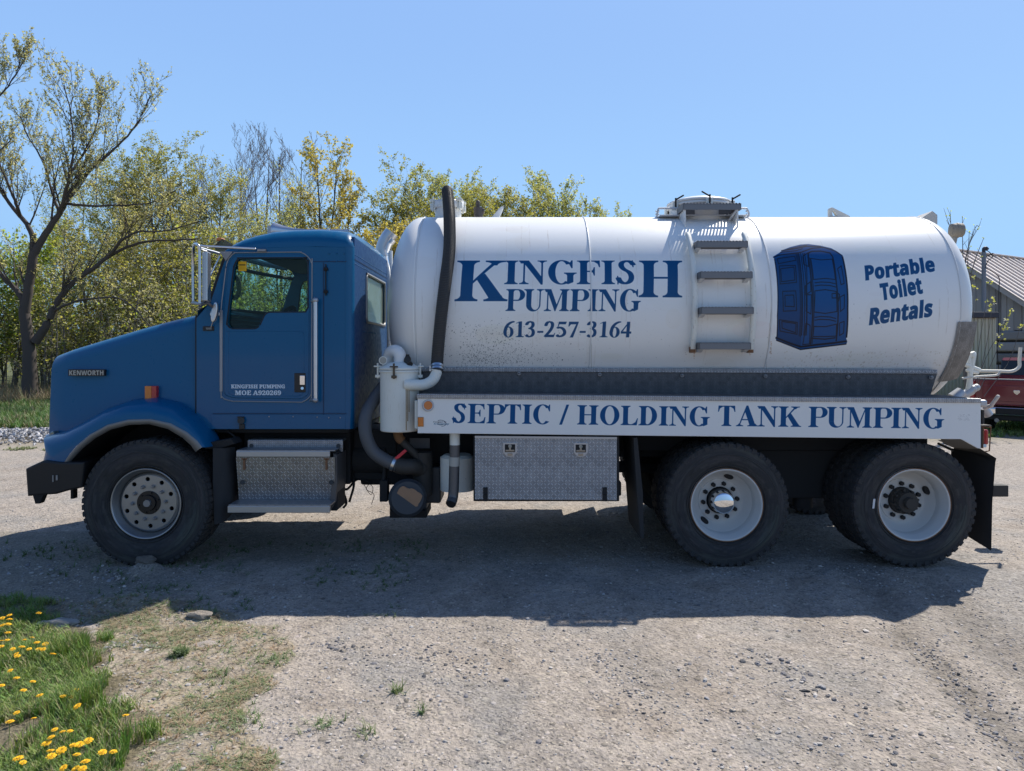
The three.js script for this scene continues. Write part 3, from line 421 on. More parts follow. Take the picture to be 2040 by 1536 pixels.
const amber = new THREE.MeshPhysicalMaterial({ color: col(0.62, 0.17, 0.012), roughness: 0.25, clearcoat: 0.6 }), red = new THREE.MeshPhysicalMaterial({ color: col(0.42, 0.012, 0.018), roughness: 0.25, clearcoat: 0.6 });
const glass = new THREE.MeshPhysicalMaterial({ color: col(0.66, 0.80, 0.73), transmission: 1, thickness: 0, roughness: 0.02, ior: 1.3 });
const dusty = new THREE.MeshPhysicalMaterial({ color: col(0.72, 0.88, 0.8), transmission: 0.85, thickness: 0, roughness: 0.16, ior: 1.5 });
// tread plate: raised lozenges set at alternating angles
const treadH = (() => { const a = new Float32Array(256 * 256), put = (cx, cy, an) => { const ca = Math.cos(an), sa = Math.sin(an); for (let y = -22; y <= 22; y++) for (let x = -22; x <= 22; x++) { const u = (x * ca + y * sa) / 17, v = (-x * sa + y * ca) / 4.6, q = Math.abs(u) ** 2 + Math.abs(v) ** 2; if (q < 1) { const i = ((cy + y + 256) % 256) * 256 + (cx + x + 256) % 256; a[i] = Math.max(a[i], Math.min(1, (1 - q) * 2)); } } }; for (let j = 0; j < 8; j++) for (let i = 0; i < 8; i++) put(i * 32 + 16, j * 32 + 16, (i + j) % 2 ? 0.85 : -0.85); return a; })();
const treadBump = dataTex(256, 256, (x, y, c) => { c[0] = c[1] = c[2] = 255 * treadH[y * 256 + x]; });
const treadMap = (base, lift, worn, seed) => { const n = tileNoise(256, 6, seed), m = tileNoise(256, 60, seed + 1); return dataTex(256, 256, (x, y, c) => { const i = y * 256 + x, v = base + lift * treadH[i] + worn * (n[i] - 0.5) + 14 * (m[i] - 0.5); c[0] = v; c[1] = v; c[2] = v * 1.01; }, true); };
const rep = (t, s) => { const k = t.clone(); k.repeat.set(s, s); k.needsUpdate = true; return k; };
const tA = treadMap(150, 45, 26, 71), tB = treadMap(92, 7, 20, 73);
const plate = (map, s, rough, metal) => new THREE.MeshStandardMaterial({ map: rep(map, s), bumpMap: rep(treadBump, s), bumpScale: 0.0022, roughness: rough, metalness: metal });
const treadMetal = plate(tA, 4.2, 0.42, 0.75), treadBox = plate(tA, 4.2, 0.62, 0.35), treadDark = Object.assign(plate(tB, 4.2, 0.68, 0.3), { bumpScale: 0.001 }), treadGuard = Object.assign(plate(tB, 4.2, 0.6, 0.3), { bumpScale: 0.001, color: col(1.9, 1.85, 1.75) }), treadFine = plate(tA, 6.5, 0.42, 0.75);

// ---- wheels -------------------------------------------------------------
const tyreMap = canvasTex(512, 256, (g, w, h) => { const r = rng(15); g.fillStyle = '#303032'; g.fillRect(0, 0, w, h); for (let k = 0; k < 60; k++) { g.fillStyle = `rgba(${105 + r() * 30 | 0},${100 + r() * 26 | 0},${92 + r() * 22 | 0},${0.08 + 0.14 * r()})`; g.beginPath(); g.ellipse(r() * w, r() * h, 8 + 40 * r(), 5 + 16 * r(), 0, 0, 7); g.fill(); } for (let k = 0; k < 5200; k++) { const v = 32 + r() * 56; g.fillStyle = `rgba(${v | 0},${v * 0.97 | 0},${v * 0.93 | 0},${0.10 + 0.25 * r()})`; const s = 2 + 14 * r() * r(); g.fillRect(r() * w, r() * h, s * 2, s * 0.6); } });
tyreMap.wrapS = tyreMap.wrapT = THREE.RepeatWrapping;
const rubber = new THREE.MeshStandardMaterial({ map: tyreMap, roughness: 0.88, bumpMap: dustRough, bumpScale: 0.0015 });
const rubberDark = std([0.022, 0.022, 0.024], 0.9);
function tyreGeo(R, w, rr, lugs, lugDeep) {
  const h = w / 2, prof = [[rr, -h * 0.62], [rr + 0.012, -h * 0.8], [rr + 0.05, -h * 0.96], [(R + rr) / 2 - 0.01, -h], [R - 0.09, -h * 0.985], [R - 0.075, -h * 0.95], [R - 0.045, -h * 0.935], [R - 0.018, -h * 0.885], [R - 0.008, -h * 0.80]];
  const full = prof.concat(prof.slice().reverse().map(([a, b]) => [a, -b])), ring = [[R - 0.16, 0.0035], [R - 0.10, 0.0035], [rr + 0.03, 0.004]];
  const out = [lathe(full.reverse(), 72)];
  for (const [q, t] of ring) for (const s of [1]) out.push(new THREE.TorusGeometry(q, t, 5, 72).translate(0, 0, s * (q > (R + rr) / 2 ? h * 0.985 : h * 0.92)));
  const n = lugs;
  for (let k = 0; k < n; k++) for (const s of [-1, 1]) {
    const a = (k + (s > 0 ? 0 : 0.5)) / n * 6.28319, m = new THREE.Matrix4().makeRotationZ(a), wd = 2 * Math.PI * R / n * (lugDeep ? 0.62 : 0.74);
    for (const g of [new THREE.BoxGeometry(0.026, wd, h * 0.42).translate(R - 0.013, 0, s * h * 0.62), new THREE.BoxGeometry(lugDeep ? 0.036 : 0.024, wd * 0.86, 0.018).translate(R - (lugDeep ? 0.027 : 0.02), 0, s * h * 0.885), ...(k % 2 ? [] : [new THREE.BoxGeometry(0.024, wd * 1.6, h * 0.32).translate(R - 0.013, 0, s * h * 0.18)])]) out.push(g.applyMatrix4(m));
  }
  return out;
}
const groupAt = (name, parent) => { const g = sub(name, parent); g.userData.local = true; return g; };
const ringHoles = (n, r, hr, off = 0) => Array.from({ length: n }, (_, i) => circle(r * Math.cos(off + i / n * 6.28319), r * Math.sin(off + i / n * 6.28319), hr, 16));
const at2 = (n, r, off) => Array.from({ length: n }, (_, i) => [r * Math.cos(off + i / n * 6.28319), r * Math.sin(off + i / n * 6.28319)]);
function frontWheel() { // local frame: axis z, outer face +z
  const g = groupAt('wheel', T), R = 0.552, w = 0.42, f = w / 2;
  obj('tyre', tyreGeo(R, w, 0.3, 58, false), rubber, g);
  obj('rim', [lathe([[0.262, f - 0.115], [0.27, f - 0.08], [0.283, f - 0.06], [0.288, f - 0.03], [0.300, f - 0.022], [0.306, f - 0.030], [0.309, f - 0.05], [0.3, f - 0.16], [0.28, -0.15]], 64), lathe([[0.262, f - 0.115], [0.255, f - 0.095], [0.236, f - 0.084]], 64), extr(circle(0, 0, 0.238, 64), f - 0.10, f - 0.082, 0.002, [...ringHoles(10, 0.203, 0.0185, 0.31), circle(0, 0, 0.095, 32)])], std([0.36, 0.365, 0.37], 0.42, 0.9), g);
  obj('drum', [cyl(V(0, 0, -0.15), V(0, 0, f - 0.16), 0.25, 0.25, 32)], black, g);
  for (const [x, y] of at2(10, 0.144, 0.0)) obj('lug_nut', [cyl(V(x, y, f - 0.084), V(x, y, f - 0.064), 0.0175, 0.0165, 6), cyl(V(x, y, f - 0.064), V(x, y, f - 0.056), 0.012, 0.008, 10)], steel, g);
  obj('hub', [cyl(V(0, 0, f - 0.15), V(0, 0, f - 0.075), 0.106, 0.102, 36), cyl(V(0, 0, f - 0.075), V(0, 0, f - 0.055), 0.07, 0.066, 30), ...at2(6, 0.086, 0.2).map(([x, y]) => cyl(V(x, y, f - 0.075), V(x, y, f - 0.062), 0.009, 0.009, 6))], blackGloss, g);
  obj('hub_cap', cyl(V(0, 0, f - 0.055), V(0, 0, f - 0.04), 0.033, 0.03, 24), steel, g);
  return g;
}
function rearRim(g, f, capKind, off) {
  const rimWhite = new THREE.MeshStandardMaterial({ color: col(0.56, 0.56, 0.54), roughness: 0.5, bumpMap: dustRough, bumpScale: 0.0006 });
  obj('rim', [lathe([[0.31, f - 0.07], [0.314, f - 0.03], [0.309, f - 0.016], [0.300, f - 0.012], [0.292, f - 0.022], [0.285, f - 0.055], [0.272, f - 0.075], [0.266, f - 0.11], [0.262, f - 0.15]], 72)], rimWhite, g);
  obj('rim_edge', new THREE.TorusGeometry(0.3115, 0.004, 6, 72).translate(0, 0, f - 0.016), rust, g);
  // dished disc with hand holes
  const hand = off === 0 ? [[0.2, 1.25], [0.2, 4.02]] : [[0.2, 0.42]];
  const disc = []; const N = 72, rows = [];
  for (let j = 0; j <= 8; j++) { const t = j / 8, rad = 0.262 - t * 0.075, zz = f - 0.15 - 0.075 * Math.sin(t * Math.PI / 2); rows.push(Array.from({ length: N + 1 }, (_, i) => V(rad * Math.cos(i / N * 6.28319), rad * Math.sin(i / N * 6.28319), zz))); }
  disc.push(loft(rows));
  disc.push(extr(circle(0, 0, 0.190, 64), f - 0.24, f - 0.217, 0.004, [circle(0, 0, 0.118, 32)]));
  obj('wheel_disc', disc, rimWhite, g);
  for (const [hr, a] of hand) obj('hand_hole', extr(ellipse(hr * 1.12 * Math.cos(a), hr * 1.12 * Math.sin(a), 0.022, 0.040, a), f - 0.216, f - 0.178, 0.002), black, g);
  for (const [x, y] of at2(10, 0.150, off + 0.1)) obj('lug_nut', cyl(V(x, y, f - 0.22), V(x, y, f - 0.19), 0.0205, 0.019, 6), black, g);
  if (capKind) {
    obj('hub', cyl(V(0, 0, f - 0.26), V(0, 0, f - 0.16), 0.112, 0.108, 36), blackGloss, g);
    const p = []; for (let i = 0; i <= 10; i++) { const t = i / 10 * Math.PI / 2; p.push([0.092 * Math.cos(t) + 0.0001, f - 0.095 + 0.028 * Math.sin(t)]); }
    obj('hub_cap', lathe([[0.106, f - 0.165], [0.1, f - 0.15], [0.097, f - 0.11], [0.092, f - 0.095], ...p], 48), chrome, g);
  } else {
    obj('hub', [cyl(V(0, 0, f - 0.26), V(0, 0, f - 0.17), 0.118, 0.112, 36), cyl(V(0, 0, f - 0.17), V(0, 0, f - 0.10), 0.098, 0.085, 32), cyl(V(0, 0, f - 0.10), V(0, 0, f - 0.06), 0.05, 0.045, 24), ...at2(8, 0.1, 0.2).map(([x, y]) => cyl(V(x, y, f - 0.17), V(x, y, f - 0.13), 0.013, 0.012, 6))], greasy, g);
  }
}
function rearWheel(cap, off) {
  const g = groupAt('wheel', T), w = 0.275, f = w / 2;
  obj('tyre', tyreGeo(0.533, w, 0.308, 46, true), rubber, g); rearRim(g, f, cap, off);
  obj('drum', cyl(V(0, 0, -0.14), V(0, 0, f - 0.245), 0.25, 0.25, 32), black, g);
  return g;
}
function innerWheel() { const g = groupAt('wheel', T); obj('tyre', tyreGeo(0.533, 0.275, 0.308, 46, true), rubber, g); obj('rim', [lathe([[0.31, -0.1], [0.29, -0.06], [0.28, 0.1], [0.31, 0.12]], 40), cyl(V(0, 0, -0.05), V(0, 0, 0.02), 0.29, 0.29, 32)], black, g); return g; }
const XF = PX(287, -0.03), XR1 = PX(1449, 0), XR2 = PX(1824, 0);
const setW = (g, x, y, z, turn = 0, spin = 0) => { g.position.set(x - T.position.x, y - T.position.y, z - T.position.z); g.rotation.set(0, turn, spin); return g; };
const fw = setW(frontWheel(), XF, 0.527, -0.24, 0, 0.06); fw.userData.label = 'wide front wheel with a grey alloy rim';
const fw2 = fw.clone(); T.add(fw2); setW(fw2, XF, 0.527, mir(-0.24), Math.PI);
const r1 = setW(rearWheel(true, 0), XR1, 0.526, -0.1375, 0, 0); r1.userData.label = 'rear wheel with a chrome hub cap';
const r2 = setW(rearWheel(false, 0.25), XR2, 0.526, -0.1375, 0, 0); r2.userData.label = 'rearmost wheel with a black greasy hub';
const ri = setW(innerWheel(), XR1, 0.526, -0.47), ri2 = ri.clone(); T.add(ri2); setW(ri2, XR2, 0.526, -0.47);
for (const x of [XR1, XR2]) { const a = ri.clone(), b = (x === XR1 ? r1 : r2).clone(); T.add(a, b); setW(a, x, 0.526, mir(-0.47), Math.PI); setW(b, x, 0.526, mir(-0.1375), Math.PI, 0.6); }
obj('tyre_label', extr(pxy(0.003, [[1740, 994], [1744, 994], [1742, 1013], [1738, 1013]]), 0.0, 0.003, 0), std([0.7, 0.7, 0.7], 0.6), T);

// ---- chassis -----------------------------------------------------------
obj('chassis', [box(-3.9, 3.95, 0.82, 1.06, -0.80, -0.87), box(-3.9, 3.95, 0.82, 1.06, -1.74, -1.67), ...[-3.3, -2, -0.8, 0.6, 1.84, 2.6, 3.44, 3.9].map((x) => box(x - 0.06, x + 0.06, 0.84, 1.04, -0.87, -1.67))], black, T);
obj('axle', [cyl(V(XF, 0.5, -0.3), V(XF, 0.5, -2.24), 0.07), ...[XR1, XR2].flatMap((x) => [cyl(V(x, 0.53, -0.3), V(x, 0.53, -2.24), 0.1), ball(V(x, 0.53, -1.27), 0.25)]), cyl(V(-2.4, 0.72, -1.27), V(XR2, 0.6, -1.27), 0.06)], dark, T);
obj('suspension', [box(XR1 + 0.1, XR2 - 0.1, 0.45, 1.06, -0.64, -0.80, 0.02), box(XR1 - 0.3, XR2 + 0.3, 0.62, 0.76, -0.66, -0.78, 0.02), box(XR1 + 0.2, XR2 - 0.2, 0.45, 0.95, -1.7, -1.9, 0.02), ...[XR1 + 0.62, XR1 + 0.95].map((x) => cyl(V(x, 0.35, -0.75), V(x, 1.0, -0.75), 0.09)), box(XF - 0.55, XF + 0.6, 0.62, 0.68, -0.62, -0.7), box(XF - 0.5, XF + 0.55, 0.69, 0.74, -0.62, -0.7), cyl(V(XF + 0.25, 0.6, -0.55), V(XF + 0.25, 1.1, -0.6), 0.05)], dark, T);
obj('engine_block', [box(-3.95, -2.55, 0.62, 1.55, -0.72, -1.82, 0.05), box(-3.6, -2.9, 0.45, 0.7, -0.9, -1.65, 0.05)], black, T);
obj('underbody', [box(-2.5, -1.5, 0.6, 1.10, -0.55, -2.0, 0.02), box(-1.45, 1.0, 0.56, 1.10, -0.72, -1.2, 0.03), box(1.0, 3.9, 0.9, 1.12, -0.6, -1.95, 0.02), box(-0.85, 3.95, 1.10, 1.32, -0.5, -2.04, 0.02)], black, T);
for (const s of [0, 1]) obj('mud_flap', extr(s ? [[XR1 - 0.75, 0.25], [XR1 - 0.735, 0.25], [XR1 - 0.735, 1.1], [XR1 - 0.75, 1.1]] : [[PX(1262, -0.02), 1.1], [PX(1270, -0.02), 1.1], [PX(1281, -0.02), 0.62], [PX(1283, -0.02), 0.24], [PX(1276, -0.02), 0.24], [PX(1270, -0.02), 0.55]], s ? -2.5 : -0.62, s ? -1.9 : -0.02, 0.003), dark, T);

// ---- bumper, hood, fenders -------------------------------------------------
obj('bumper', [extr(pxy(-0.02, [[50, 934], [62, 928], [84, 918], [120, 921], [168, 921], [162, 972], [134, 978], [110, 985], [92, 986], [54, 989]]), -2.5, -0.02, 0.016)], std([0.008, 0.008, 0.009], 0.55), T);
obj('bumper_bracket', [extr(pxy(-0.3, [[64, 984], [88, 984], [80, 1003], [70, 1004]]), -0.36, -0.3), box(PX(140, -0.5), PX(147, -0.5), PY(994, -0.5), PY(968, -0.5), -0.5, -0.56)], black, T);
obj('bumper_slot', [pbox(104, 947, 106, 960, -0.012, -0.03, 0.001), pbox(111, 947, 114, 957, -0.012, -0.03, 0.001)], std([0.3, 0.28, 0.26], 0.8), T);
{
  const xs = [[-4.215, 1.79, -0.385], [-4.185, 1.822, -0.37], [-4.04, 1.875, -0.36], [-3.75, 1.962, -0.35], [-3.4, 2.062, -0.33], [-3.1, 2.140, -0.305], [-2.822, 2.20, -0.285]];
  const rows = xs.map(([x, top, zs], k) => {
    const half = 1.27 + zs, p = [], e = k === 0 ? 0.97 : 1; // half width in z
    for (const s of [1, -1]) { const seq = []; for (let i = 0; i <= 16; i++) { let y, z; if (i < 5) { const yl = [1.04, 1.04, 1.06, 1.13, 1.3, 1.3, 1.2][Math.max(0, k)]; y = yl + (top - 0.16 - yl) * i / 5; z = half - 0.035 * i / 5; } else if (i < 12) { const a = (i - 5) / 7 * Math.PI / 2; y = top - 0.16 + 0.145 * Math.sin(a); z = half - 0.035 - 0.15 * (1 - Math.cos(a)); } else { const t = (i - 11) / 5; z = (half - 0.185) * (1 - t); y = top - 0.015 + 0.03 * (1 - (1 - t) ** 2); } seq.push([y, z * e * s]); } p.push(...(s > 0 ? seq : seq.reverse().slice(1))); }
    return p.map(([y, z]) => V(x, y, -1.27 + z));
  });
  const nose = rows[0].map((q) => V(-4.22, q.y * 0.99 + 0.008, -1.27 + (q.z + 1.27) * 0.975));
  obj('hood', [loft([nose, ...rows])], blue, T);
  obj('grille', [box(-4.245, -4.21, 1.0, 1.68, -0.50, -2.04, 0.02), ...Array.from({ length: 12 }, (_, i) => box(-4.258, -4.24, 1.05 + i * 0.05, 1.075 + i * 0.05, -0.54, -2.0, 0.004))], chrome, T);
  const hinge = []; for (const zz of [-0.275]) hinge.push(box(-2.822, -2.80, 1.15, 2.16, zz, -2.26, 0.003)); obj('hood_seal', hinge, black, T);
}
{
  const top = [[89, 921, -0.16], [99, 893, -0.24], [101, 866, -0.34], [150, 853, -0.385], [190, 833, -0.385], [230, 809, -0.375], [275, 794, -0.365], [320, 790, -0.355], [365, 800, -0.345], [402, 826, -0.335], [428, 858, -0.33], [442, 884, -0.33]];
  const lip = [[124, 930, -0.05], [127, 922, -0.05], [135, 909, -0.05], [153, 888, -0.05], [180, 865, -0.05], [214, 846, -0.05], [256, 835.5, -0.05], [300, 834.5, -0.05], [340, 843, -0.05], [373, 861, -0.05], [393, 878, -0.05], [403, 891, -0.05]];
  const build = (f) => {
    const rows = top.map((t, i) => { const l = lip[i], p = []; for (let k = 0; k <= 8; k++) { const s = k / 8, e = Math.sin(s * Math.PI / 2), z = -0.05 + (t[2] + 0.05) * (1 - Math.cos(s * Math.PI / 2)) ** 1.2, mz = z; const a = PP(l[0], l[1], -0.05), b = PP(t[0], t[1], t[2]); p.push(V(a.x + (b.x - a.x) * e, a.y + (b.y - a.y) * e, f ? mir(mz) : mz)); } return p; });
    return loft(rows, f);
  };
  obj('fender', [build(false)], blue, T); obj('fender', [build(true)], blue, T);
  const trimQ = (i) => 0.965 - 0.04 * Math.sin(i / 11 * Math.PI) - (i > 7 ? 0.016 * (i - 7) : 0), inw = (l, k) => [265 + (l[0] - 265) * k, 985 + (l[1] - 985) * k];
  obj('fender_trim', [loft(lip.map((l, i) => { const q = 0.965 - 0.04 * Math.sin(i / 11 * Math.PI) - (i > 7 ? 0.016 * (i - 7) : 0), [a, b] = inw(l, q), o = PP(l[0], l[1], -0.05), n = PP(a, b, -0.055); return [V(o.x, o.y, -0.052), V(o.x * 0.7 + n.x * 0.3, o.y * 0.7 + n.y * 0.3, -0.038), n, V(n.x, n.y, -0.09)]; }))], std([0.23, 0.23, 0.23], 0.5, 0.5), T);
  for (const f of [false, true]) obj('wheel_arch', [loft(lip.map((l, i) => { const [a, b] = inw(l, trimQ(i) + 0.004), n = PP(a, b, -0.09); return [V(n.x, n.y, f ? mir(-0.09) : -0.09), V(n.x, n.y, f ? mir(-0.74) : -0.74)]; }))], black, T);
  obj('fender_stay', [...rod([PP(437, 845, -0.33), PP(470, 872, -0.32), PP(452, 882, -0.2)], 0.009), extr(pxy(-0.16, [[402, 884], [460, 874], [468, 884], [440, 893], [408, 895]]), -0.34, -0.16, 0.004)], black, T);
  obj('splash_guard', [loft([[PP(424, 893, -0.12), PP(424, 960, -0.12), PP(427, 1045, -0.1)], [PP(448, 893, -0.14), PP(452, 950, -0.13), PP(447, 1040, -0.1)], [PP(468, 890, -0.3), PP(474, 950, -0.3), PP(468, 1018, -0.3)]])], dark, T);
  obj('headlight', [extr(roundPts(pxy(-0.3, [[98, 862], [107, 858], [109, 884], [104, 904], [98, 900]]), 0.02), -0.5, -0.3, 0.008)], new THREE.MeshPhysicalMaterial({ color: col(0.16, 0.2, 0.18), roughness: 0.1, metalness: 0.4, clearcoat: 1 }), T);
  const hl = obj('headlight', [box(-4.185, -4.11, PY(898, -0.3), PY(866, -0.3), -0.30, -0.62, 0.02)], new THREE.MeshPhysicalMaterial({ color: col(0.75, 0.78, 0.78), roughness: 0.12, metalness: 0.3, clearcoat: 1 }), T);
  const hl2 = hl.clone(); T.add(hl2); hl2.position.z = -1.62;
}
{ const s = sub('marker_lamp', T); obj('amber_lens', pbox(288, 769, 301, 795, -0.27, -0.37, 0.005), amber, s); obj('red_lens', pbox(301, 769, 311, 795, -0.275, -0.37, 0.005), red, s); obj('base', pbox(290, 794, 309, 802, -0.285, -0.36, 0.003), black, s); }
{ // badge with raised letters
  const s = sub('badge', T), z = -0.352; obj('plate', pbox(136, 736, 208, 749, z + 0.014, z - 0.03, 0.003), blackGloss, s);
  const t = canvasTex(512, 96, (g, w, h) => { g.fillStyle = '#16181a'; g.fillRect(0, 0, w, h); g.fillStyle = '#b9b4a6'; g.font = 'bold 92px sans-serif'; g.textAlign = 'center'; g.textBaseline = 'alphabetic'; const m = g.measureText('KENWORTH').width; g.save(); g.translate(w / 2, 84); g.scale(500 / m, 1.05); g.fillText('KENWORTH', 0, 0); g.restore(); });
  const a = PP(136, 749, z + 0.016), b = PP(208, 736, z + 0.016), g = new THREE.PlaneGeometry(b.x - a.x, b.y - a.y).translate((a.x + b.x) / 2, (a.y + b.y) / 2, z + 0.016); obj('lettering', g, new THREE.MeshStandardMaterial({ map: t, roughness: 0.4 }), s);
  const u = sub('badge', T), t2 = canvasTex(128, 64, (c, w, h) => { c.fillStyle = '#121315'; c.fillRect(0, 0, w, h); c.fillStyle = '#9a9a98'; c.font = 'bold 40px sans-serif'; c.textAlign = 'center'; c.fillText('T800', 64, 46); });
  obj('plate', pbox(404, 650, 426, 659, -0.262, -0.28, 0.003), blackGloss, u); const c0 = PP(407, 659, -0.26), c1 = PP(424, 650, -0.26); obj('lettering', new THREE.PlaneGeometry(c1.x - c0.x, c1.y - c0.y).translate((c0.x + c1.x) / 2, (c0.y + c1.y) / 2, -0.26), new THREE.MeshStandardMaterial({ map: t2, roughness: 0.5 }), u);
}

// ---- cab ------------------------------------------------------------------
const CZ = -0.27, CB = PX(703, CZ), CF = PX(390, CZ);
const winPx = [[474, 514], [607, 513.5], [614, 520], [614, 612], [610, 621.5], [535, 622], [528, 627], [517, 651], [509, 655], [459, 655], [452, 646], [466, 530]];
const doorPx = [[440, 795], [441, 610], [454, 520], [474, 502], [602, 502], [622, 522], [622, 790], [605, 802], [462, 799]];
const sidePx = [[391, 855], [391, 634], [417, 604], [447, 505], [500, 494], [600, 491], [688, 492], [688, 855]];
const cabX = (l) => pxy(CZ, l);
{
  const out = cabX(sidePx), door = roundPts(cabX([[441, 793], [441, 610], [451, 530], [455, 516], [466, 503.5], [604, 502], [622, 520], [621, 788], [605, 801], [462, 799]]), 0.06), win = roundPts(cabX(winPx), 0.035);
  const doorHole = roundPts(cabX([[446, 788], [446, 612], [455, 531], [459, 518], [468, 508], [602, 506.5], [617, 522], [616, 786], [602, 796], [465, 794]]), 0.05);
  const side = obj('cab_side', [extr(out, CZ - 0.05, CZ, 0.004, [doorHole])], blue, T);
  const dr = sub('door', T, 'driver door with white lettering');
  obj('door_panel', [extr(roundPts(cabX([[447, 787], [447, 612], [456, 531], [460, 519], [469, 508.5], [602, 507], [616.5, 522], [615.5, 785], [602, 795], [466, 793]]), 0.05), CZ - 0.045, CZ + 0.006, 0.006, [win])], blue, dr);
  obj('door_seam', tube(door.map(([x, y]) => V(x, y, CZ + 0.004)), 0.0052, 220, 6, true), std([0.30, 0.31, 0.33], 0.45, 0.4), dr);
  obj('door_inlay', tube(roundPts(cabX([[456, 785], [456, 668], [457, 660], [606, 660], [606, 782], [596, 789], [468, 788]]), 0.05).map(([x, y]) => V(x, y, CZ + 0.0055)), 0.0022, 160, 5, true), blue, dr);
  obj('window_seal', tube(win.map(([x, y]) => V(x, y, CZ + 0.002)), 0.007, 200, 6, true), black, dr);
  obj('window_pane', extr(win, CZ - 0.03, CZ - 0.028, 0), glass, dr);
  obj('hinge_strip', [pbox(437.5, 618, 443, 780, CZ + 0.008, CZ, 0.002)], std([0.33, 0.33, 0.34], 0.5, 0.5), dr);
  obj('handle_recess', [pbox(586, 743, 609, 782, CZ + 0.009, CZ - 0.01, 0.006)], blackGloss, dr);
  obj('handle', [pbox(597, 748, 607, 767, CZ + 0.022, CZ + 0.008, 0.004), cyl(PP(602, 773.5, CZ + 0.008), PP(602, 773.5, CZ + 0.014), 0.0125, 0.0125, 16)], chrome, dr);
  // lettering on the door
  const t = canvasTex(1024, 256, (g, w, h) => { g.clearRect(0, 0, w, h); g.fillStyle = '#cbd8e4'; g.strokeStyle = '#cbd8e4'; g.lineWidth = 6; g.textAlign = 'center'; g.font = 'bold 100px serif'; let m = g.measureText('KINGFISH PUMPING').width; g.save(); g.translate(512, 96); g.scale(1004 / m, 1); g.fillText('KINGFISH PUMPING', 0, 0); g.strokeText('KINGFISH PUMPING', 0, 0); g.restore(); g.font = 'bold 124px serif'; m = g.measureText('MOE A920269').width; g.save(); g.translate(512, 234); g.scale(860 / m, 1); g.fillText('MOE A920269', 0, 0); g.strokeText('MOE A920269', 0, 0); g.restore(); });
  const a = PP(459, 789, CZ + 0.009), b = PP(569, 764, CZ + 0.009); obj('lettering', new THREE.PlaneGeometry(b.x - a.x, b.y - a.y).translate((a.x + b.x) / 2, (a.y + b.y) / 2, CZ + 0.009), new THREE.MeshStandardMaterial({ map: t, transparent: true, roughness: 0.5 }), dr);
  const st = canvasTex(64, 80, (g) => { g.fillStyle = '#e8b208'; g.fillRect(0, 0, 64, 80); g.fillStyle = '#15130c'; g.fillRect(6, 24, 50, 9); g.fillStyle = '#b98d0a'; for (let k = 0; k < 4; k++) g.fillRect(8, 42 + k * 8, 46, 3); }); const p = PP(475, 540, CZ - 0.026), q = PP(491, 521, CZ - 0.026); obj('sticker', new THREE.PlaneGeometry(q.x - p.x, q.y - p.y).translate((p.x + q.x) / 2, (p.y + q.y) / 2, CZ - 0.0265), new THREE.MeshStandardMaterial({ map: st, roughness: 0.6 }), dr);
  // far side, seen through the glass
  const far = obj('cab_side', [extr(out, mir(CZ), mir(CZ) + 0.05, 0.004, [win])], blue, T), fd = sub('door', T); obj('window_seal', tube(win.map(([x, y]) => V(x, y, mir(CZ) + 0.03)), 0.012, 120, 6, true), black, fd); obj('window_pane', extr(win, mir(CZ) + 0.02, mir(CZ) + 0.022, 0), glass, fd);
  // sill and rear corner, seams, rivets
  obj('cab_sill', [pbox(420, 826, 688, 855, CZ + 0.004, CZ - 0.03, 0.004)], blue, T);
  const cx = PX(688, CZ), rr = CB - cx, arc = [], yb = PY(855, CZ), yt = PY(492, CZ); for (let i = 0; i <= 8; i++) { const w = i / 8 * Math.PI / 2; arc.push([cx + rr * Math.sin(w), CZ - rr + rr * Math.cos(w)]); }
  for (const f of [false, true]) obj('cab_corner', [loft(arc.map(([x, z]) => [V(x, yb, f ? mir(z) : z), V(x, (yb + yt) / 2, f ? mir(z) : z), V(x, yt, f ? mir(z) : z)]), !f)], blue, T);
  obj('cab_seam', [pbox(643.5, 523, 645.5, 855, CZ + 0.002, CZ - 0.01, 0), pbox(624, 520, 690, 522, CZ + 0.002, CZ - 0.01, 0), pbox(690, 823, 424, 824.5, CZ + 0.006, CZ - 0.005, 0)], std([0.002, 0.03, 0.09], 0.6), T);
  for (const [x, y] of [[656, 505], [671, 505], [686, 505], [655, 520], [671, 520], [685, 520], [536, 830], [584, 830], [632, 831], [655, 832], [678, 832]]) obj('rivet', ball(PP(x, y, CZ + 0.003), 0.007, 8), y > 700 ? std([0.4, 0.4, 0.42], 0.4, 0.7) : blue, T);
  // rear wall with its window
  const zy = (z, y) => [z, y], w0 = CD - (728 - 1020) / (CB / F * F) , depthAt = (px) => CD - CB * F / (px - 1020), za = depthAt(729), zb = depthAt(766);
  const ya = CH - (545 - HY) / F * (CD - za), yc = CH - (641 - HY) / F * (CD - za);
  const hole = roundPts([[-za, yc], [-zb, yc], [-zb, ya], [-za, ya]], 0.07), wall = extr([[0.27 + rr, yb], [2.27 - rr, yb], [2.27 - rr, yt + 0.1], [0.27 + rr, yt + 0.1]], 0, 0.03, 0.002, [hole]);
  const turn = (g) => g.rotateY(Math.PI / 2).translate(CB - 0.03, 0, 0); // x' = depth, so +x of the outline runs away from the camera
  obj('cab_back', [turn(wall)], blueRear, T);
  obj('rear_window', [turn(extr(hole, 0.012, 0.016, 0))], dusty, T);
  obj('rear_window_frame', [tube(hole.map(([x, y]) => V(CB + 0.004, y, -x)), 0.013, 120, 8, true)], std([0.35, 0.35, 0.34], 0.5, 0.6), T);
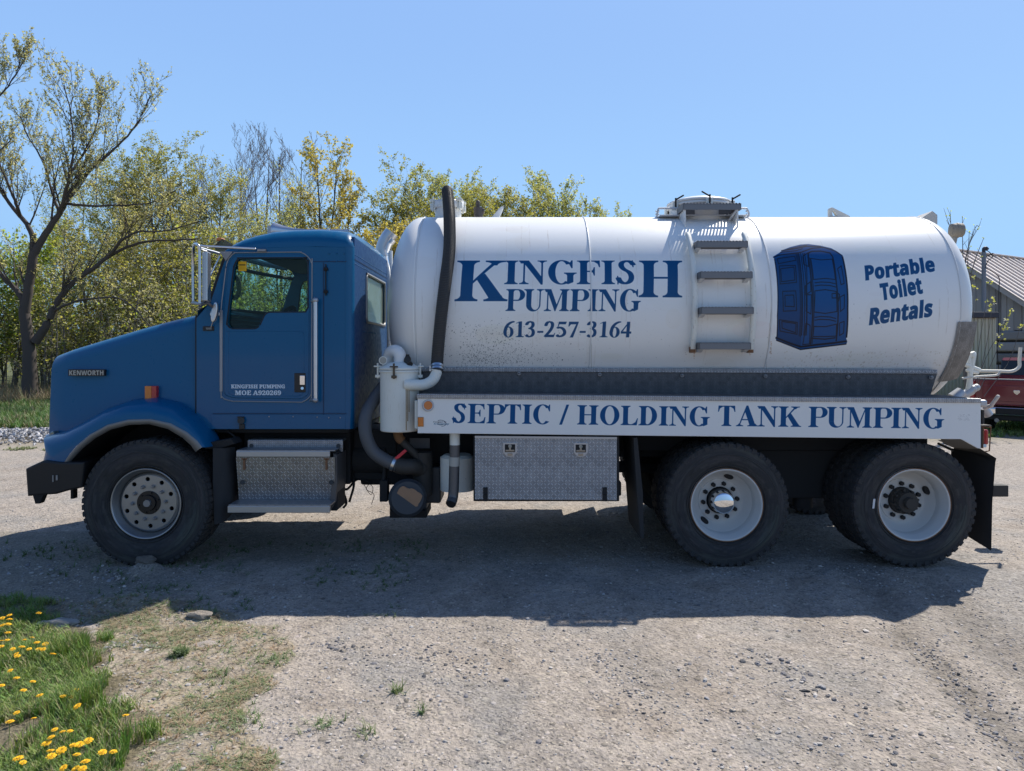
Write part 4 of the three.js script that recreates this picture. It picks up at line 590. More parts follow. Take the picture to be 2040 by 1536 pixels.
  const rv = []; for (let i = 0; i < 26; i++) { const z = -0.36 - i * 0.072; rv.push(ball(V(CB + 0.001, yt - 0.14, z), 0.006, 6), ball(V(CB + 0.001, yt - 0.06, z), 0.006, 6)); } for (let i = 0; i < 9; i++) rv.push(ball(V(CB + 0.001, yc - 0.1, -0.7 - i * 0.075), 0.006, 6)); for (let i = 0; i < 12; i++) rv.push(ball(V(CB + 0.001, yc + 0.5 - i * 0.1, za + 0.08), 0.005, 6)); const rvm = obj('rivet_row', rv, blue, T); rvm.userData.kind = 'stuff';
  obj('roof_seam', [box(CB - 0.004, CB + 0.003, yt - 0.105, yt - 0.095, -0.34, -2.2, 0)], std([0.002, 0.03, 0.09], 0.6), T);
  // roof: a crowned shell
  const top = [[447, 505, 498], [462, 501, 487], [480, 498, 479], [505, 494, 472], [540, 493, 465], [580, 492, 462], [630, 491, 461], [665, 492, 463], [688, 492, 466], [700, 492, 475], [703, 492, 492]], half = 1.0, rows = top.map(([px, e, t]) => { const x = PX(px, CZ), ye = PY(e, CZ), yy = PY(t, -0.42); return Array.from({ length: 33 }, (_, i) => { const s = -1 + 2 * i / 32, sg = Math.sign(s), u = 1 - (1 - Math.abs(s)) ** 2, hl = px > 688 ? half - (rr - Math.sqrt(Math.max(0, rr * rr - (x - cx) ** 2))) : half, z = sg * u * hl, q = Math.abs(z) / hl, k = q > 0.84 ? Math.sqrt(Math.max(0, 1 - ((q - 0.84) / 0.16) ** 2)) : 1; return V(x, ye + (yy - ye) * k + 0.05 * (1 - q ** 2) * Math.min(1, (yy - ye) / 0.1), -1.27 - z); }); });
  obj('cab_roof', [loft(rows)], blue, T);
  // windscreen and pillars
  const wb = [417, 604], wt = [449, 508], ws = (k, in0) => Array.from({ length: 21 }, (_, i) => { const s = -1 + i / 10, b = PP(wb[0], wb[1], CZ), t = PP(wt[0], wt[1], CZ), x = b.x + (t.x - b.x) * k - 0.24 * (1 - s * s), y = b.y + (t.y - b.y) * k; return V(x + in0, y, -1.27 + s * 0.985); });
  obj('windscreen', [loft([ws(0.04, 0), ws(0.35, 0), ws(0.65, 0), ws(0.96, 0)])], glass, T);
  obj('windscreen_frame', [tube(ws(0.02, 0), 0.016, 40, 6), tube(ws(0.98, 0), 0.02, 40, 6), tube([ws(0, 0)[20], ws(1, 0)[20]], 0.02, 8, 6), tube([ws(0, 0)[0], ws(1, 0)[0]], 0.02, 8, 6)], black, T);
  const cowl = ws(0, 0).map((p) => p.clone()); obj('cowl', [loft([cowl, cowl.map((p, i) => V(Math.min(p.x, -2.805), 2.20 + 0.03 * (1 - (-1 + i / 10) ** 2), p.z)), cowl.map((p) => V(-2.805, 1.9, p.z))])], blue, T);
  obj('sun_visor', [loft([0, 1, 2, 3].map((k) => { const q = [[424, 490], [442, 475], [466, 488], [452, 497]][k]; return Array.from({ length: 13 }, (_, i) => { const s = -1 + i / 6, p = PP(q[0], q[1], -0.42); return V(p.x - 0.16 * (1 - s * s), p.y, -1.27 - s * 0.84); }); }))], blue, T);
  for (const z of [-0.55, -1.27, -1.99]) obj('clearance_lamp', [box(PX(428, -0.42) - (z === -1.27 ? 0.12 : 0.03), PX(434, -0.42) - (z === -1.27 ? 0.12 : 0.03) + 0.03, 2.86, 2.89, z - 0.04, z + 0.04, 0.01)], amber, T);
  // inside of the cab
  obj('cab_interior', [box(CF + 0.02, CB - 0.05, 1.10, 1.35, -0.36, -2.18, 0.02), box(-2.82, -2.36, 1.35, 2.09, -0.36, -2.18, 0.08), box(CF + 0.35, CB - 0.04, PY(494, CZ) - 0.02, PY(494, CZ) - 0.005, -0.33, -2.21, 0.004), box(CB - 0.08, CB - 0.032, 1.2, yc - 0.05, -0.4, -2.15, 0.01), box(CB - 0.08, CB - 0.032, ya + 0.05, yt, -0.4, -2.15, 0.01), box(CB - 0.08, CB - 0.032, yc - 0.05, ya + 0.05, -0.4, za + 0.06, 0.01), box(CB - 0.08, CB - 0.032, yc - 0.05, ya + 0.05, zb - 0.06, -2.15, 0.01)], std([0.022, 0.023, 0.025], 0.9), T);
  const seat = (z) => { const s = sub('seat', T); obj('cushion', [box(-2.1, -1.6, 1.5, 1.68, z - 0.27, z + 0.27, 0.07)], dark, s); obj('backrest', [box(-1.72, -1.55, 1.65, 2.28, z - 0.27, z + 0.27, 0.08)], dark, s); obj('headrest', [box(-1.70, -1.58, 2.28, 2.44, z - 0.16, z + 0.16, 0.05)], dark, s); }; seat(-1.85);  seat(-0.72);
  const sw = sub('steering_wheel', T); const m = new THREE.Matrix4().makeRotationZ(-0.55).premultiply(new THREE.Matrix4().makeTranslation(-2.22, 2.06, -0.74)); obj('wheel_rim', new THREE.TorusGeometry(0.235, 0.017, 10, 40).rotateY(Math.PI / 2).applyMatrix4(m), black, sw); obj('spoke', [new THREE.BoxGeometry(0.02, 0.45, 0.04).applyMatrix4(m), cyl(V(-2.6, 1.75, -0.74), V(-2.22, 2.06, -0.74), 0.03)], black, sw);
  obj('gear_lever', [...rod([V(-2.35, 1.35, -0.45), V(-2.52, 1.85, -0.42)], 0.014), ...rod([V(-2.22, 1.35, -0.46), V(-2.42, 1.9, -0.44)], 0.014)], steel, T);
  obj('inner_mirror', [capTube([PP(462, 548, -2.0), PP(474, 556, -2.0), PP(476, 580, -2.0), PP(470, 592, -2.0), PP(458, 592, -2.0)], 0.03, 30, 8)], black, T);
}
{ // grab bar, strap hooks, latch
  const s = sub('grab_bar', T); obj('bar', cyl(PP(628.5, 600, -0.2), PP(629, 797, -0.2), 0.019, 0.019, 16), alu, s); obj('bracket', [...[598, 797].map((y) => ball(PP(628.5, y, -0.2), 0.025)), cyl(PP(626, 600, -0.2), PP(622, 600, CZ), 0.014), cyl(PP(626, 797, -0.2), PP(620, 797, CZ), 0.016)], aluDull, s);
  obj('hook_rod', [cyl(PP(649, 526, -0.25), PP(649, 589, -0.25), 0.006, 0.006, 8), ball(PP(649, 536, -0.255), 0.02), ball(PP(649, 581, -0.255), 0.02)], black, T);
  obj('hood_latch', [cyl(PP(480, 838, -0.26), PP(480, 838, -0.23), 0.03, 0.03, 18), pbox(472, 830, 486, 833, -0.25, -0.27), pbox(476, 845, 486, 855, -0.24, -0.27)], greasy, T);
}
{ // mirror on its tube frame
  const s = sub('door_mirror', T, 'tall chrome door mirror on a tube frame'), z = -0.02;
  obj('mirror_head', [box(PX(400, z), PX(411, z), PY(600, z), PY(500, z), z - 0.02, z - 0.10, 0.012)], std([0.5, 0.51, 0.52], 0.3, 0.9), s);
  obj('tube_frame', [tube([PP(398, 604, z), PP(398, 560, z), PP(397.5, 500, z), PP(394, 488, z), PP(386, 489, z - 0.15), PP(384.5, 520, z - 0.25), PP(385, 600, z - 0.25)], 0.012, 60, 8), ...rod([PP(398, 490, z), PP(508, 496, CZ + 0.03)], 0.011), ...rod([PP(396, 494, z), PP(436, 505, CZ + 0.02)], 0.013), ...rod([PP(438, 510, CZ + 0.02), PP(412, 563, -0.12)], 0.007)], alu, s);
  obj('bracket', [pbox(512, 496, 529, 501, CZ + 0.03, CZ, 0.003), extr(pxy(CZ + 0.01, [[437, 501], [464, 501], [450, 520]]), CZ, CZ + 0.012, 0.003), ...rod([PP(384, 603, z - 0.2), PP(398, 606, z), PP(412, 603, z - 0.1), PP(424, 611, CZ + 0.04)], 0.014), ...rod([PP(398, 612, -0.1), PP(408, 603, -0.2)], 0.012)], steel, s);
  const e = ellipse(0, 0, 0.028, 0.092, 0); obj('spot_mirror', [extr(e, -0.02, 0.02, 0.012).rotateZ(-0.16).translate(PX(428, -0.2), PY(622, -0.2), -0.2), ...rod([PP(426, 635, -0.21), PP(421, 652, CZ + 0.01)], 0.006), pbox(418, 622, 437, 629, CZ + 0.02, CZ)], alu, s);
}
{ // air horns
  const s = sub('air_horn', T), z = -1.0; obj('horn_bell', [lathe([[0.085, 0], [0.082, 0.03], [0.055, 0.1], [0.032, 0.2], [0.022, 0.32], [0.02, 0.75]], 28).rotateY(Math.PI / 2).translate(PX(545, z), PY(461, z), z)], alu, s); obj('horn_stand', [pbox(533, 449, 540, 470, z + 0.05, z - 0.05, 0.004), pbox(653, 457, 656, 470, z + 0.05, z - 0.05, 0.004), cyl(PP(545, 466, z - 0.2), PP(650, 466, z - 0.2), 0.025)], aluDull, s);
}
{ // exhaust stack behind the cab's far corner
  const z = -2.06, s = sub('exhaust_stack', T); obj('stack_pipe', [tube([PP(771, 800, z), PP(771, 600, z), PP(769, 540, z), PP(765, 508, z), PP(771, 484, z), PP(779, 474, z)], 0.075, 50, 20)], chrome, s);
  obj('stack_tip', [tube([PP(764, 512, z), PP(763, 496, z), PP(770, 478, z), PP(781, 463, z)], 0.084, 20, 20)], std([0.55, 0.55, 0.56], 0.3, 1), s); obj('side_pipe', cyl(PP(777, 600, z + 0.02), PP(777, 500, z + 0.02), 0.03), std([0.75, 0.75, 0.73], 0.5), s);
}

// ---- cab steps and box ------------------------------------------------------
{
  const s = sub('cab_step', T, 'tread plate step box below the cab');
  obj('riser_plate', [pbox(493, 877, 683, 900, -0.3, -0.32, 0.004), pbox(494, 876, 683, 879, -0.31, -0.45, 0.003)], treadFine, s);
  for (const x of [501, 674]) obj('bolt', [cyl(PP(x, 888, -0.3), PP(x, 888, -0.29), 0.019, 0.017, 16)], blackGloss, s);
  obj('upper_tread', [box(PX(472, -0.12), PX(668, -0.12), PY(899, -0.12), PY(896.5, -0.12), -0.12, -0.31, 0.002)], treadFine, s);
  obj('upper_band', [pbox(470, 898, 657, 911, -0.115, -0.14, 0.008)], aluDull, s);
  const fr = [[-0.125, [470, 911], [667, 911]], [-0.15, [473, 950], [668, 950]], [-0.2, [476, 997], [660, 997]]];
  const front = loft(fr.map(([z, a, b]) => Array.from({ length: 9 }, (_, i) => PP(a[0] + (b[0] - a[0]) * i / 8, a[1], z)))); { const p = front.attributes.position, uv = front.attributes.uv; for (let i = 0; i < p.count; i++) uv.setXY(i, p.getX(i), p.getY(i)); }
  obj('front_plate', [front], treadMetal, s);
  obj('step_box', [pbox(474, 900, 664, 997, -0.21, -0.6, 0.02), pbox(657, 898, 672, 1018, -0.2, -0.5, 0.01)], black, s);
  obj('side_plate', [extr(pxy(-0.16, [[664, 903], [671, 908], [672, 960], [668, 1000], [657, 1019], [655, 1014], [661, 960]]), -0.5, -0.16, 0.004)], std([0.13, 0.12, 0.115], 0.6, 0.5), s);
  for (const x of [484, 648]) obj('rust_mark', [pbox(x, 914, x + 4, 936, -0.12, -0.15, 0.001), pbox(x - 3, 913, x + 8, 916, -0.12, -0.15, 0.001)], rust, s);
  for (const x of [483, 660]) obj('bolt', [cyl(PP(x, 961, -0.158), PP(x, 961, -0.145), 0.021, 0.019, 16)], blackGloss, s);
  obj('lower_tread', [box(PX(455, 0.0), PX(658, 0.0), PY(1008, 0.0) - 0.002, PY(1008, 0.0) + 0.012, 0.0, -0.2, 0.003)], treadFine, s);
  obj('lower_band', [pbox(453, 1008, 657, 1022, 0.004, -0.025, 0.006)], aluDull, s);
}

// ---- tank -----------------------------------------------------------------
const TR = 0.95, TY = 2.256, TZ = -1.27, X0 = -0.89, X1 = 4.03, TL = X1 - X0;
const onTank = (px, py) => { // where a sight line meets the tank shell, as u along and v around it
  const dy = -(py - HY) / F, A = dy * dy + 1, B = 2 * (dy * (CH - TY) - (CD - TZ)), C = (CH - TY) ** 2 + (CD - TZ) ** 2 - TR * TR, q = Math.max(0, B * B - 4 * A * C), t = (-B - Math.sqrt(q)) / (2 * A), y = CH + dy * t - TY, z = CD - t - TZ;
  return [((px - 1020) / F * t - X0) / TL, 0.5 + Math.atan2(y, z) / (2 * Math.PI)];
};
const TW = 2048, TH = 2048;
const cv = (px, py) => { const [u, v] = onTank(px, py); return [u * TW, (1 - v) * TH]; };
// bold roman capitals and figures drawn by a broad nib: thick stems, hairline arms, bracketed serifs; cap height 1, y up
function roman(g, text, wide) {
  const h = 0.05, W = 0.2;
  const poly = (...p) => { g.beginPath(); p.forEach((q, i) => (i ? g.lineTo(q[0], q[1]) : g.moveTo(q[0], q[1]))); g.closePath(); g.fill(); };
  const serif = (x0, x1, a, b, y, d) => { g.beginPath(); g.moveTo(a, y); g.lineTo(b, y); g.lineTo(b, y + d * h * 0.8); g.quadraticCurveTo(x1 + 0.015, y + d * h, x1, y + d * 0.13); g.lineTo(x0, y + d * 0.13); g.quadraticCurveTo(x0 - 0.015, y + d * h, a, y + d * h * 0.8); g.closePath(); g.fill(); };
  const stem = (x, w = W, o = 0.09, top = 1, bot = 1) => { g.fillRect(x, 0, w, 1); if (top) serif(x, x + w, x - o, x + w + o, 1, -1); if (bot) serif(x, x + w, x - o, x + w + o, 0, 1); };
  const nib = (f, a, b, w = W * 0.92, hh = h, n = 90) => { for (let i = 0; i <= n; i++) { const [x, y, k = 1] = f(a + (b - a) * i / n); g.beginPath(); g.ellipse(x, y, Math.max(w * k, hh) / 2, hh / 2 + 0.012 * k, 0, 0, 6.2832); g.fill(); } };
  const ring = (cx, cy, rx, ry, a0, a1, w = W * 1.02, hh = h) => { const n = 60, o = [], q = []; for (let i = 0; i <= n; i++) { const a = a0 + (a1 - a0) * i / n; o.push([cx + rx * Math.cos(a), cy + ry * Math.sin(a)]); q.push([cx + (rx - w) * Math.cos(a), cy + (ry - hh) * Math.sin(a)]); } poly(...o, ...q.reverse()); };
  const bez = (p) => (t) => { const n = p.length - 1, c = p.map((q) => q.slice()); for (let k = n; k > 0; k--) for (let i = 0; i < k; i++) for (let m = 0; m < 2; m++) c[i][m] += (c[i + 1][m] - c[i][m]) * t; return c[0]; };
  const chain = (list) => (t) => { const f = Math.min(list.length - 1e-6, t * list.length), i = Math.floor(f); return bez(list[i])(f - i); };
  const bowl = (x, y0, y1, rx) => { const cy = (y0 + y1) / 2, ry = (y1 - y0) / 2; g.fillRect(x, y1 - h, rx * 0.45 + 0.001, h); g.fillRect(x, y0, rx * 0.45 + 0.001, h); ring(x + rx * 0.42, cy, rx * 0.62 + 0.03, ry, -Math.PI / 2, Math.PI / 2, W * 0.98); };
  const D = {
    I: [0.42, () => stem(0.11)],
    K: [0.86, () => { stem(0.11); poly([0.30, 0.40], [0.30, 0.47], [0.64, 0.97], [0.72, 0.97]); poly([0.36, 0.53], [0.50, 0.66], [0.84, 0.04], [0.60, 0.04]); serif(0.62, 0.70, 0.50, 0.84, 1, -1); serif(0.60, 0.80, 0.50, 0.90, 0, 1); }],
    N: [0.80, () => { g.fillRect(0.13, 0, h, 1); g.fillRect(0.64, 0, h, 1); poly([0.04, 1], [0.28, 1], [0.69, 0.22], [0.69, -0.02], [0.64, -0.02], [0.13, 0.9]); serif(0.13, 0.18, 0.02, 0.29, 0, 1); serif(0.64, 0.69, 0.53, 0.80, 1, -1); serif(0.05, 0.2, 0.0, 0.26, 1, -1); }],
    G: [0.84, () => { ring(0.42, 0.5, 0.38, 0.52, 0.75, 5.35); poly([0.70, 0.66], [0.735, 0.66], [0.735, 1.01], [0.70, 1.01], [0.67, 0.93], [0.62, 0.88]); g.fillRect(0.58, 0.08, W * 0.9, 0.36); poly([0.50, 0.03], [0.58, 0.08], [0.76, 0.08], [0.62, 0.0]); serif(0.58, 0.76, 0.49, 0.85, 0.47, -1); }],
    F: [0.70, () => { stem(0.11); g.fillRect(0.25, 1 - h, 0.42, h); poly([0.62, 1], [0.67, 1], [0.68, 0.70], [0.65, 0.70], [0.61, 0.85], [0.50, 0.95]); g.fillRect(0.28, 0.50, 0.2, h); poly([0.50, 0.70], [0.53, 0.70], [0.53, 0.35], [0.50, 0.35], [0.47, 0.47], [0.42, 0.5], [0.42, 0.55], [0.47, 0.58]); }],
    E: [0.76, () => { stem(0.11); g.fillRect(0.25, 1 - h, 0.43, h); g.fillRect(0.25, 0, 0.43, h); poly([0.62, 1], [0.68, 1], [0.69, 0.72], [0.66, 0.72], [0.62, 0.86], [0.5, 0.95]); poly([0.62, 0], [0.70, 0], [0.735, 0.32], [0.70, 0.32], [0.65, 0.15], [0.5, 0.05]); g.fillRect(0.28, 0.50, 0.2, h); poly([0.50, 0.70], [0.53, 0.70], [0.53, 0.35], [0.50, 0.35], [0.47, 0.47], [0.42, 0.5], [0.42, 0.55], [0.47, 0.58]); }],
    L: [0.72, () => { stem(0.11); g.fillRect(0.25, 0, 0.4, h); poly([0.58, 0], [0.67, 0], [0.71, 0.36], [0.68, 0.36], [0.61, 0.16], [0.47, 0.05]); }],
    T: [0.74, () => { stem(0.27, W, 0.09, 0, 1); g.fillRect(0.05, 1 - h, 0.64, h); for (const s of [-1, 1]) { const x = 0.37; poly([x + s * 0.25, 1], [x + s * 0.32, 1], [x + s * 0.335, 0.70], [x + s * 0.305, 0.70], [x + s * 0.26, 0.86], [x + s * 0.15, 0.95]); } }],
    H: [0.90, () => { stem(0.11); stem(0.58); g.fillRect(0.3, 0.485, 0.3, h); }],
    P: [0.70, () => { stem(0.11); bowl(0.29, 0.46, 1, 0.42); }],
    D: [0.82, () => { stem(0.11); g.fillRect(0.29, 1 - h, 0.1, h); g.fillRect(0.29, 0, 0.1, h); ring(0.36, 0.5, 0.40, 0.5, -Math.PI / 2, Math.PI / 2); }],
    U: [0.80, () => { g.fillRect(0.11, 0.3, W, 0.7); serif(0.11, 0.31, 0.02, 0.40, 1, -1); g.fillRect(0.62, 0.3, h, 0.7); serif(0.62, 0.67, 0.51, 0.78, 1, -1); const o = [], q = []; for (let i = 0; i <= 40; i++) { const a = Math.PI + Math.PI * i / 40; o.push([0.39 + 0.28 * Math.cos(a), 0.3 + 0.32 * Math.sin(a)]); q.push([(0.31 + 0.62) / 2 + 0.155 * Math.cos(a), 0.3 + 0.25 * Math.sin(a)]); } poly(...o, ...q.reverse()); }],
    M: [1.0, () => { g.fillRect(0.12, 0, h, 1); stem(0.70, W * 0.95); poly([0.04, 1], [0.27, 1], [0.50, 0.30], [0.72, 1], [0.76, 1], [0.46, -0.01], [0.43, -0.01], [0.13, 0.88]); serif(0.12, 0.17, 0.01, 0.29, 0, 1); serif(0.06, 0.2, 0.0, 0.25, 1, -1); }],
    A: [0.82, () => { poly([0.39, 1.02], [0.46, 1.02], [0.76, 0.03], [0.53, 0.03], [0.34, 0.72]); poly([0.385, 1.0], [0.41, 0.9], [0.145, 0.03], [0.095, 0.03]); g.fillRect(0.20, 0.30, 0.3, h); serif(0.10, 0.15, 0.0, 0.28, 0, 1); serif(0.54, 0.76, 0.44, 0.85, 0, 1); }],
    S: [0.62, () => { nib(chain([[[0.50, 0.82], [0.44, 1.0], [0.30, 0.97]], [[0.30, 0.97], [0.13, 0.95], [0.14, 0.78], [0.16, 0.66], [0.30, 0.56]], [[0.30, 0.56], [0.47, 0.46], [0.47, 0.28], [0.47, 0.06], [0.28, 0.03]], [[0.28, 0.03], [0.13, 0.03], [0.08, 0.24]]]), 0, 1, 0.16, h, 220); poly([0.47, 1.01], [0.50, 1.01], [0.52, 0.70], [0.49, 0.70], [0.45, 0.86]); poly([0.05, -0.01], [0.08, -0.01], [0.10, 0.14], [0.07, 0.33], [0.04, 0.33]); }],
    C: [0.78, () => { ring(0.42, 0.5, 0.38, 0.52, 0.75, 5.5); poly([0.68, 0.66], [0.715, 0.66], [0.715, 1.01], [0.68, 1.01], [0.65, 0.93], [0.6, 0.88]); }],
    O: [0.86, () => ring(0.43, 0.5, 0.39, 0.52, 0, 6.2832)],
    '/': [0.42, () => poly([0.02, -0.02], [0.13, -0.02], [0.40, 1.02], [0.29, 1.02])],
    ' ': [0.3, () => {}], '-': [0.36, () => g.fillRect(0.04, 0.28, 0.28, 0.12)],
    1: [0.5, () => { g.fillRect(0.19, 0, 0.16, 0.98); serif(0.19, 0.35, 0.08, 0.46, 0, 1); poly([0.07, 0.86], [0.20, 0.90], [0.35, 1.0], [0.3, 1.0], [0.07, 0.89]); }],
    2: [0.54, () => { nib(chain([[[0.07, 0.74], [0.1, 0.98], [0.25, 0.97]], [[0.25, 0.97], [0.42, 0.95], [0.40, 0.74], [0.40, 0.55], [0.20, 0.28], [0.06, 0.06]]]), 0, 1, 0.15, h, 160); poly([0.03, 0.0], [0.46, 0.0], [0.52, 0.27], [0.49, 0.27], [0.44, 0.16], [0.10, 0.16]); }],
    3: [0.54, () => { nib(chain([[[0.07, 0.80], [0.12, 0.98], [0.25, 0.97]], [[0.25, 0.97], [0.40, 0.95], [0.38, 0.78], [0.38, 0.62], [0.22, 0.55]], [[0.22, 0.55], [0.42, 0.52], [0.42, 0.30], [0.42, 0.04], [0.20, 0.03]], [[0.20, 0.03], [0.12, 0.03], [0.09, 0.09]]]), 0, 1, 0.15, h, 200); g.beginPath(); g.ellipse(0.10, 0.10, 0.07, 0.08, 0, 0, 7); g.fill(); }],
    4: [0.54, () => { g.fillRect(0.28, 0, 0.15, 0.98); poly([0.02, 0.24], [0.51, 0.24], [0.51, 0.37], [0.10, 0.37], [0.32, 0.8], [0.36, 0.98], [0.02, 0.36]); }],
    5: [0.54, () => { poly([0.13, 0.98], [0.50, 0.98], [0.45, 0.82], [0.16, 0.82], [0.10, 0.60], [0.07, 0.60]); nib(chain([[[0.10, 0.60], [0.28, 0.66], [0.40, 0.5], [0.42, 0.32]], [[0.42, 0.32], [0.42, 0.04], [0.18, 0.03], [0.12, 0.04], [0.09, 0.09]]]), 0, 1, 0.15, 0.08, 160); g.beginPath(); g.ellipse(0.10, 0.10, 0.07, 0.08, 0, 0, 7); g.fill(); }],
    6: [0.54, () => { ring(0.27, 0.32, 0.24, 0.35, 0, 6.2832, 0.155, h); nib(chain([[[0.12, 0.36], [0.12, 0.75], [0.34, 0.94], [0.48, 0.97]]]), 0, 1, 0.15, h, 120); }],
    7: [0.54, () => { poly([0.06, 0.98], [0.51, 0.98], [0.51, 0.93], [0.28, -0.02], [0.13, -0.02], [0.40, 0.82], [0.16, 0.82], [0.07, 0.68], [0.04, 0.68]); }],
  };
  let total = 0; for (const c of text) total += D[c][0];
  if (!wide) return total;
  g.save(); for (const c of text) { D[c][1](); g.translate(D[c][0], 0); } g.restore(); return total;
}
function setText(g, text, A, B, C, draw) { // A baseline start, B baseline end, C cap top above A, in canvas pixels
  const w = roman(g, text, false); g.save(); g.setTransform((B[0] - A[0]) / w, (B[1] - A[1]) / w, C[0] - A[0], C[1] - A[1], A[0], A[1]); roman(g, text, true); g.restore();
}
const NAVY = '#004a7c';
const tankMap = canvasTex(TW, TH, (g) => {
  const r = rng(44); g.fillStyle = '#eeeeeb'; g.fillRect(0, 0, TW, TH); for (let k = 0; k < 46; k++) { const x = r() * TW, y0 = TH * (0.30 + 0.2 * r()), l = 60 + 260 * r(); for (let j = 0; j < 30; j++) { g.fillStyle = `rgba(${120 + 30 * r() | 0},${105 + 20 * r() | 0},${80 + 20 * r() | 0},${0.02 + 0.05 * r()})`; g.fillRect(x + (r() - 0.5) * 4, y0 + l * r(), 1 + 2 * r(), 4 + 26 * r()); } }
  for (let k = 0; k < 260; k++) { g.fillStyle = `rgba(${190 + r() * 30 | 0},${180 + r() * 25 | 0},${160 + r() * 20 | 0},${0.02 + 0.05 * r()})`; g.beginPath(); g.ellipse(r() * TW, r() * TH, 10 + 90 * r(), 6 + 40 * r(), 0, 0, 7); g.fill(); } // faint grime
  const mark = (px, py, s, a, c = '40,44,50') => { const [x, y] = cv(px, py); g.fillStyle = `rgba(${c},${a})`; g.beginPath(); g.ellipse(x, y, s * (0.6 + r() * 0.6), s * (0.8 + r() * 0.8), r() * 3, 0, 7); g.fill(); };
  for (let k = 0; k < 900; k++) { const px = 905 + Math.abs(r() + r() + r() - 1.5) * 190 * (r() < 0.5 ? 1 : 0.6) + r() * 40, py = 735 - 90 * r() * r() - 20 * r(); mark(px, py, 0.6 + 1.3 * r() * r(), 0.35 + 0.5 * r()); }
  for (let k = 0; k < 260; k++) mark(885 + 160 * r(), 640 + 90 * r(), 0.5 + 1.2 * r() * r(), 0.3 + 0.5 * r());
  for (let k = 0; k < 420; k++) mark(860 + 980 * r(), 560 + 175 * Math.sqrt(r()), 0.4 + r() * r(), 0.15 + 0.4 * r());
  for (let k = 0; k < 700; k++) mark(1560 + 340 * r(), 700 + 85 * r(), 1 + 2.2 * r(), 0.05 + 0.12 * r(), '120,96,60');
  for (let k = 0; k < 160; k++) mark(1480 + 350 * r(), 434 + 8 * r(), 1 + 2.5 * r(), 0.1 + 0.22 * r(), '120,90,60');
  for (const [a, b, c] of [[1384, 700, 14], [1494, 700, 10], [1535, 700, 5]]) for (let k = 0; k < 40; k++) mark(a + (r() - 0.5) * 4, b - 20 + r() * (20 + c), 1 + r(), 0.1 + 0.2 * r(), '140,80,40');
  g.strokeStyle = 'rgba(120,110,90,0.5)'; g.lineWidth = 1.5; for (const px of [1178, 1538]) { g.beginPath(); for (let k = 0; k <= 20; k++) { const [x, y] = cv(px - (px > 1400 ? 12 * k / 20 : 0), 600 + 135 * k / 20); k ? g.lineTo(x + (r() - 0.5) * 2, y) : g.moveTo(x, y); } g.stroke(); }
  g.fillStyle = NAVY;
  setText(g, 'K', cv(903, 600), cv(1006, 600), cv(909, 519)); setText(g, 'H', cv(1270, 592), cv(1362, 592.5), cv(1271, 519));
  setText(g, 'INGFIS', cv(1003, 566), cv(1270, 566), cv(1005, 519)); setText(g, 'PUMPING', cv(1006, 619.5), cv(1275, 620), cv(1008, 576)); setText(g, '613-257-3164', cv(1001, 671.5), cv(1258, 672), cv(1002, 640));
  // slanted condensed lettering
  const sans = (text, A, B, C) => { const a = cv(...A), b = cv(...B), c = cv(...C); g.save(); g.font = 'bold 100px sans-serif'; const m = g.measureText(text).width; g.setTransform((b[0] - a[0]) / m, (b[1] - a[1]) / m, -(c[0] - a[0]) / 73, -(c[1] - a[1]) / 73, a[0], a[1]); g.lineWidth = 7; g.lineJoin = 'miter'; g.strokeStyle = NAVY; g.fillText(text, 0, 0); g.strokeText(text, 0, 0); g.restore(); };
  sans('Portable', [1722, 558], [1864, 539], [1720, 530]); sans('Toilet', [1756, 597.5], [1839, 583], [1752, 566]); sans('Rentals', [1729, 647], [1857, 629], [1732, 615]);
  // portable toilet picture
  const q = ([x, y]) => cv(1500 + x / 4.435, 470 + y / 4.435), path = (pts, close) => { g.beginPath(); pts.forEach((p, i) => { const c = q(p); i ? g.lineTo(...c) : g.moveTo(...c); }); if (close) g.closePath(); };
  const fill = (c, pts) => { g.fillStyle = c; path(pts, true); g.fill(); }, line = (w, ...pts) => { g.strokeStyle = '#101c30'; g.lineWidth = w; path(pts); g.stroke(); };
  fill('#0d4d86', [[175, 185], [240, 145], [260, 125], [330, 98], [420, 76], [490, 72], [600, 86], [690, 108], [740, 135], [793, 172], [790, 190], [818, 320], [836, 480], [838, 640], [828, 800], [822, 900], [834, 935], [826, 955], [690, 972], [560, 985], [420, 1005], [330, 970], [205, 920], [198, 898], [212, 890], [217, 720], [220, 500], [210, 340], [190, 200]]);
  fill('#0b4072', [[190, 200], [380, 150], [420, 330], [436, 560], [430, 860], [420, 985], [212, 895], [217, 700], [220, 480], [208, 320]]);
  fill('#0a2d52', [[372, 150], [402, 145], [425, 300], [436, 480], [434, 700], [424, 900], [402, 880], [414, 700], [410, 480], [400, 300]]);
  line(4, [178, 190], [230, 170], [372, 152], [420, 146], [520, 110], [620, 100], [720, 130], [790, 175]); line(4, [250, 130], [380, 112], [470, 92], [600, 92]); line(3, [300, 118], [400, 96], [480, 80]); line(3, [240, 145], [380, 130], [440, 112]);
  line(4, [190, 200], [208, 320], [220, 480], [217, 700], [212, 895]); line(6, [790, 180], [818, 320], [835, 480], [837, 640], [826, 900]); line(6, [200, 898], [330, 950], [424, 980], [560, 962], [700, 948], [830, 930]); line(4, [205, 920], [420, 1004], [826, 955]);
  for (const [a, b] of [[404, 430], [420, 448], [440, 466], [455, 470]]) line(3, [a, 150], [a + 20, 300], [b + 6, 480], [b + 8, 660], [b, 880]);
  const quad = (w, ...p) => line(w, ...p, p[0]);
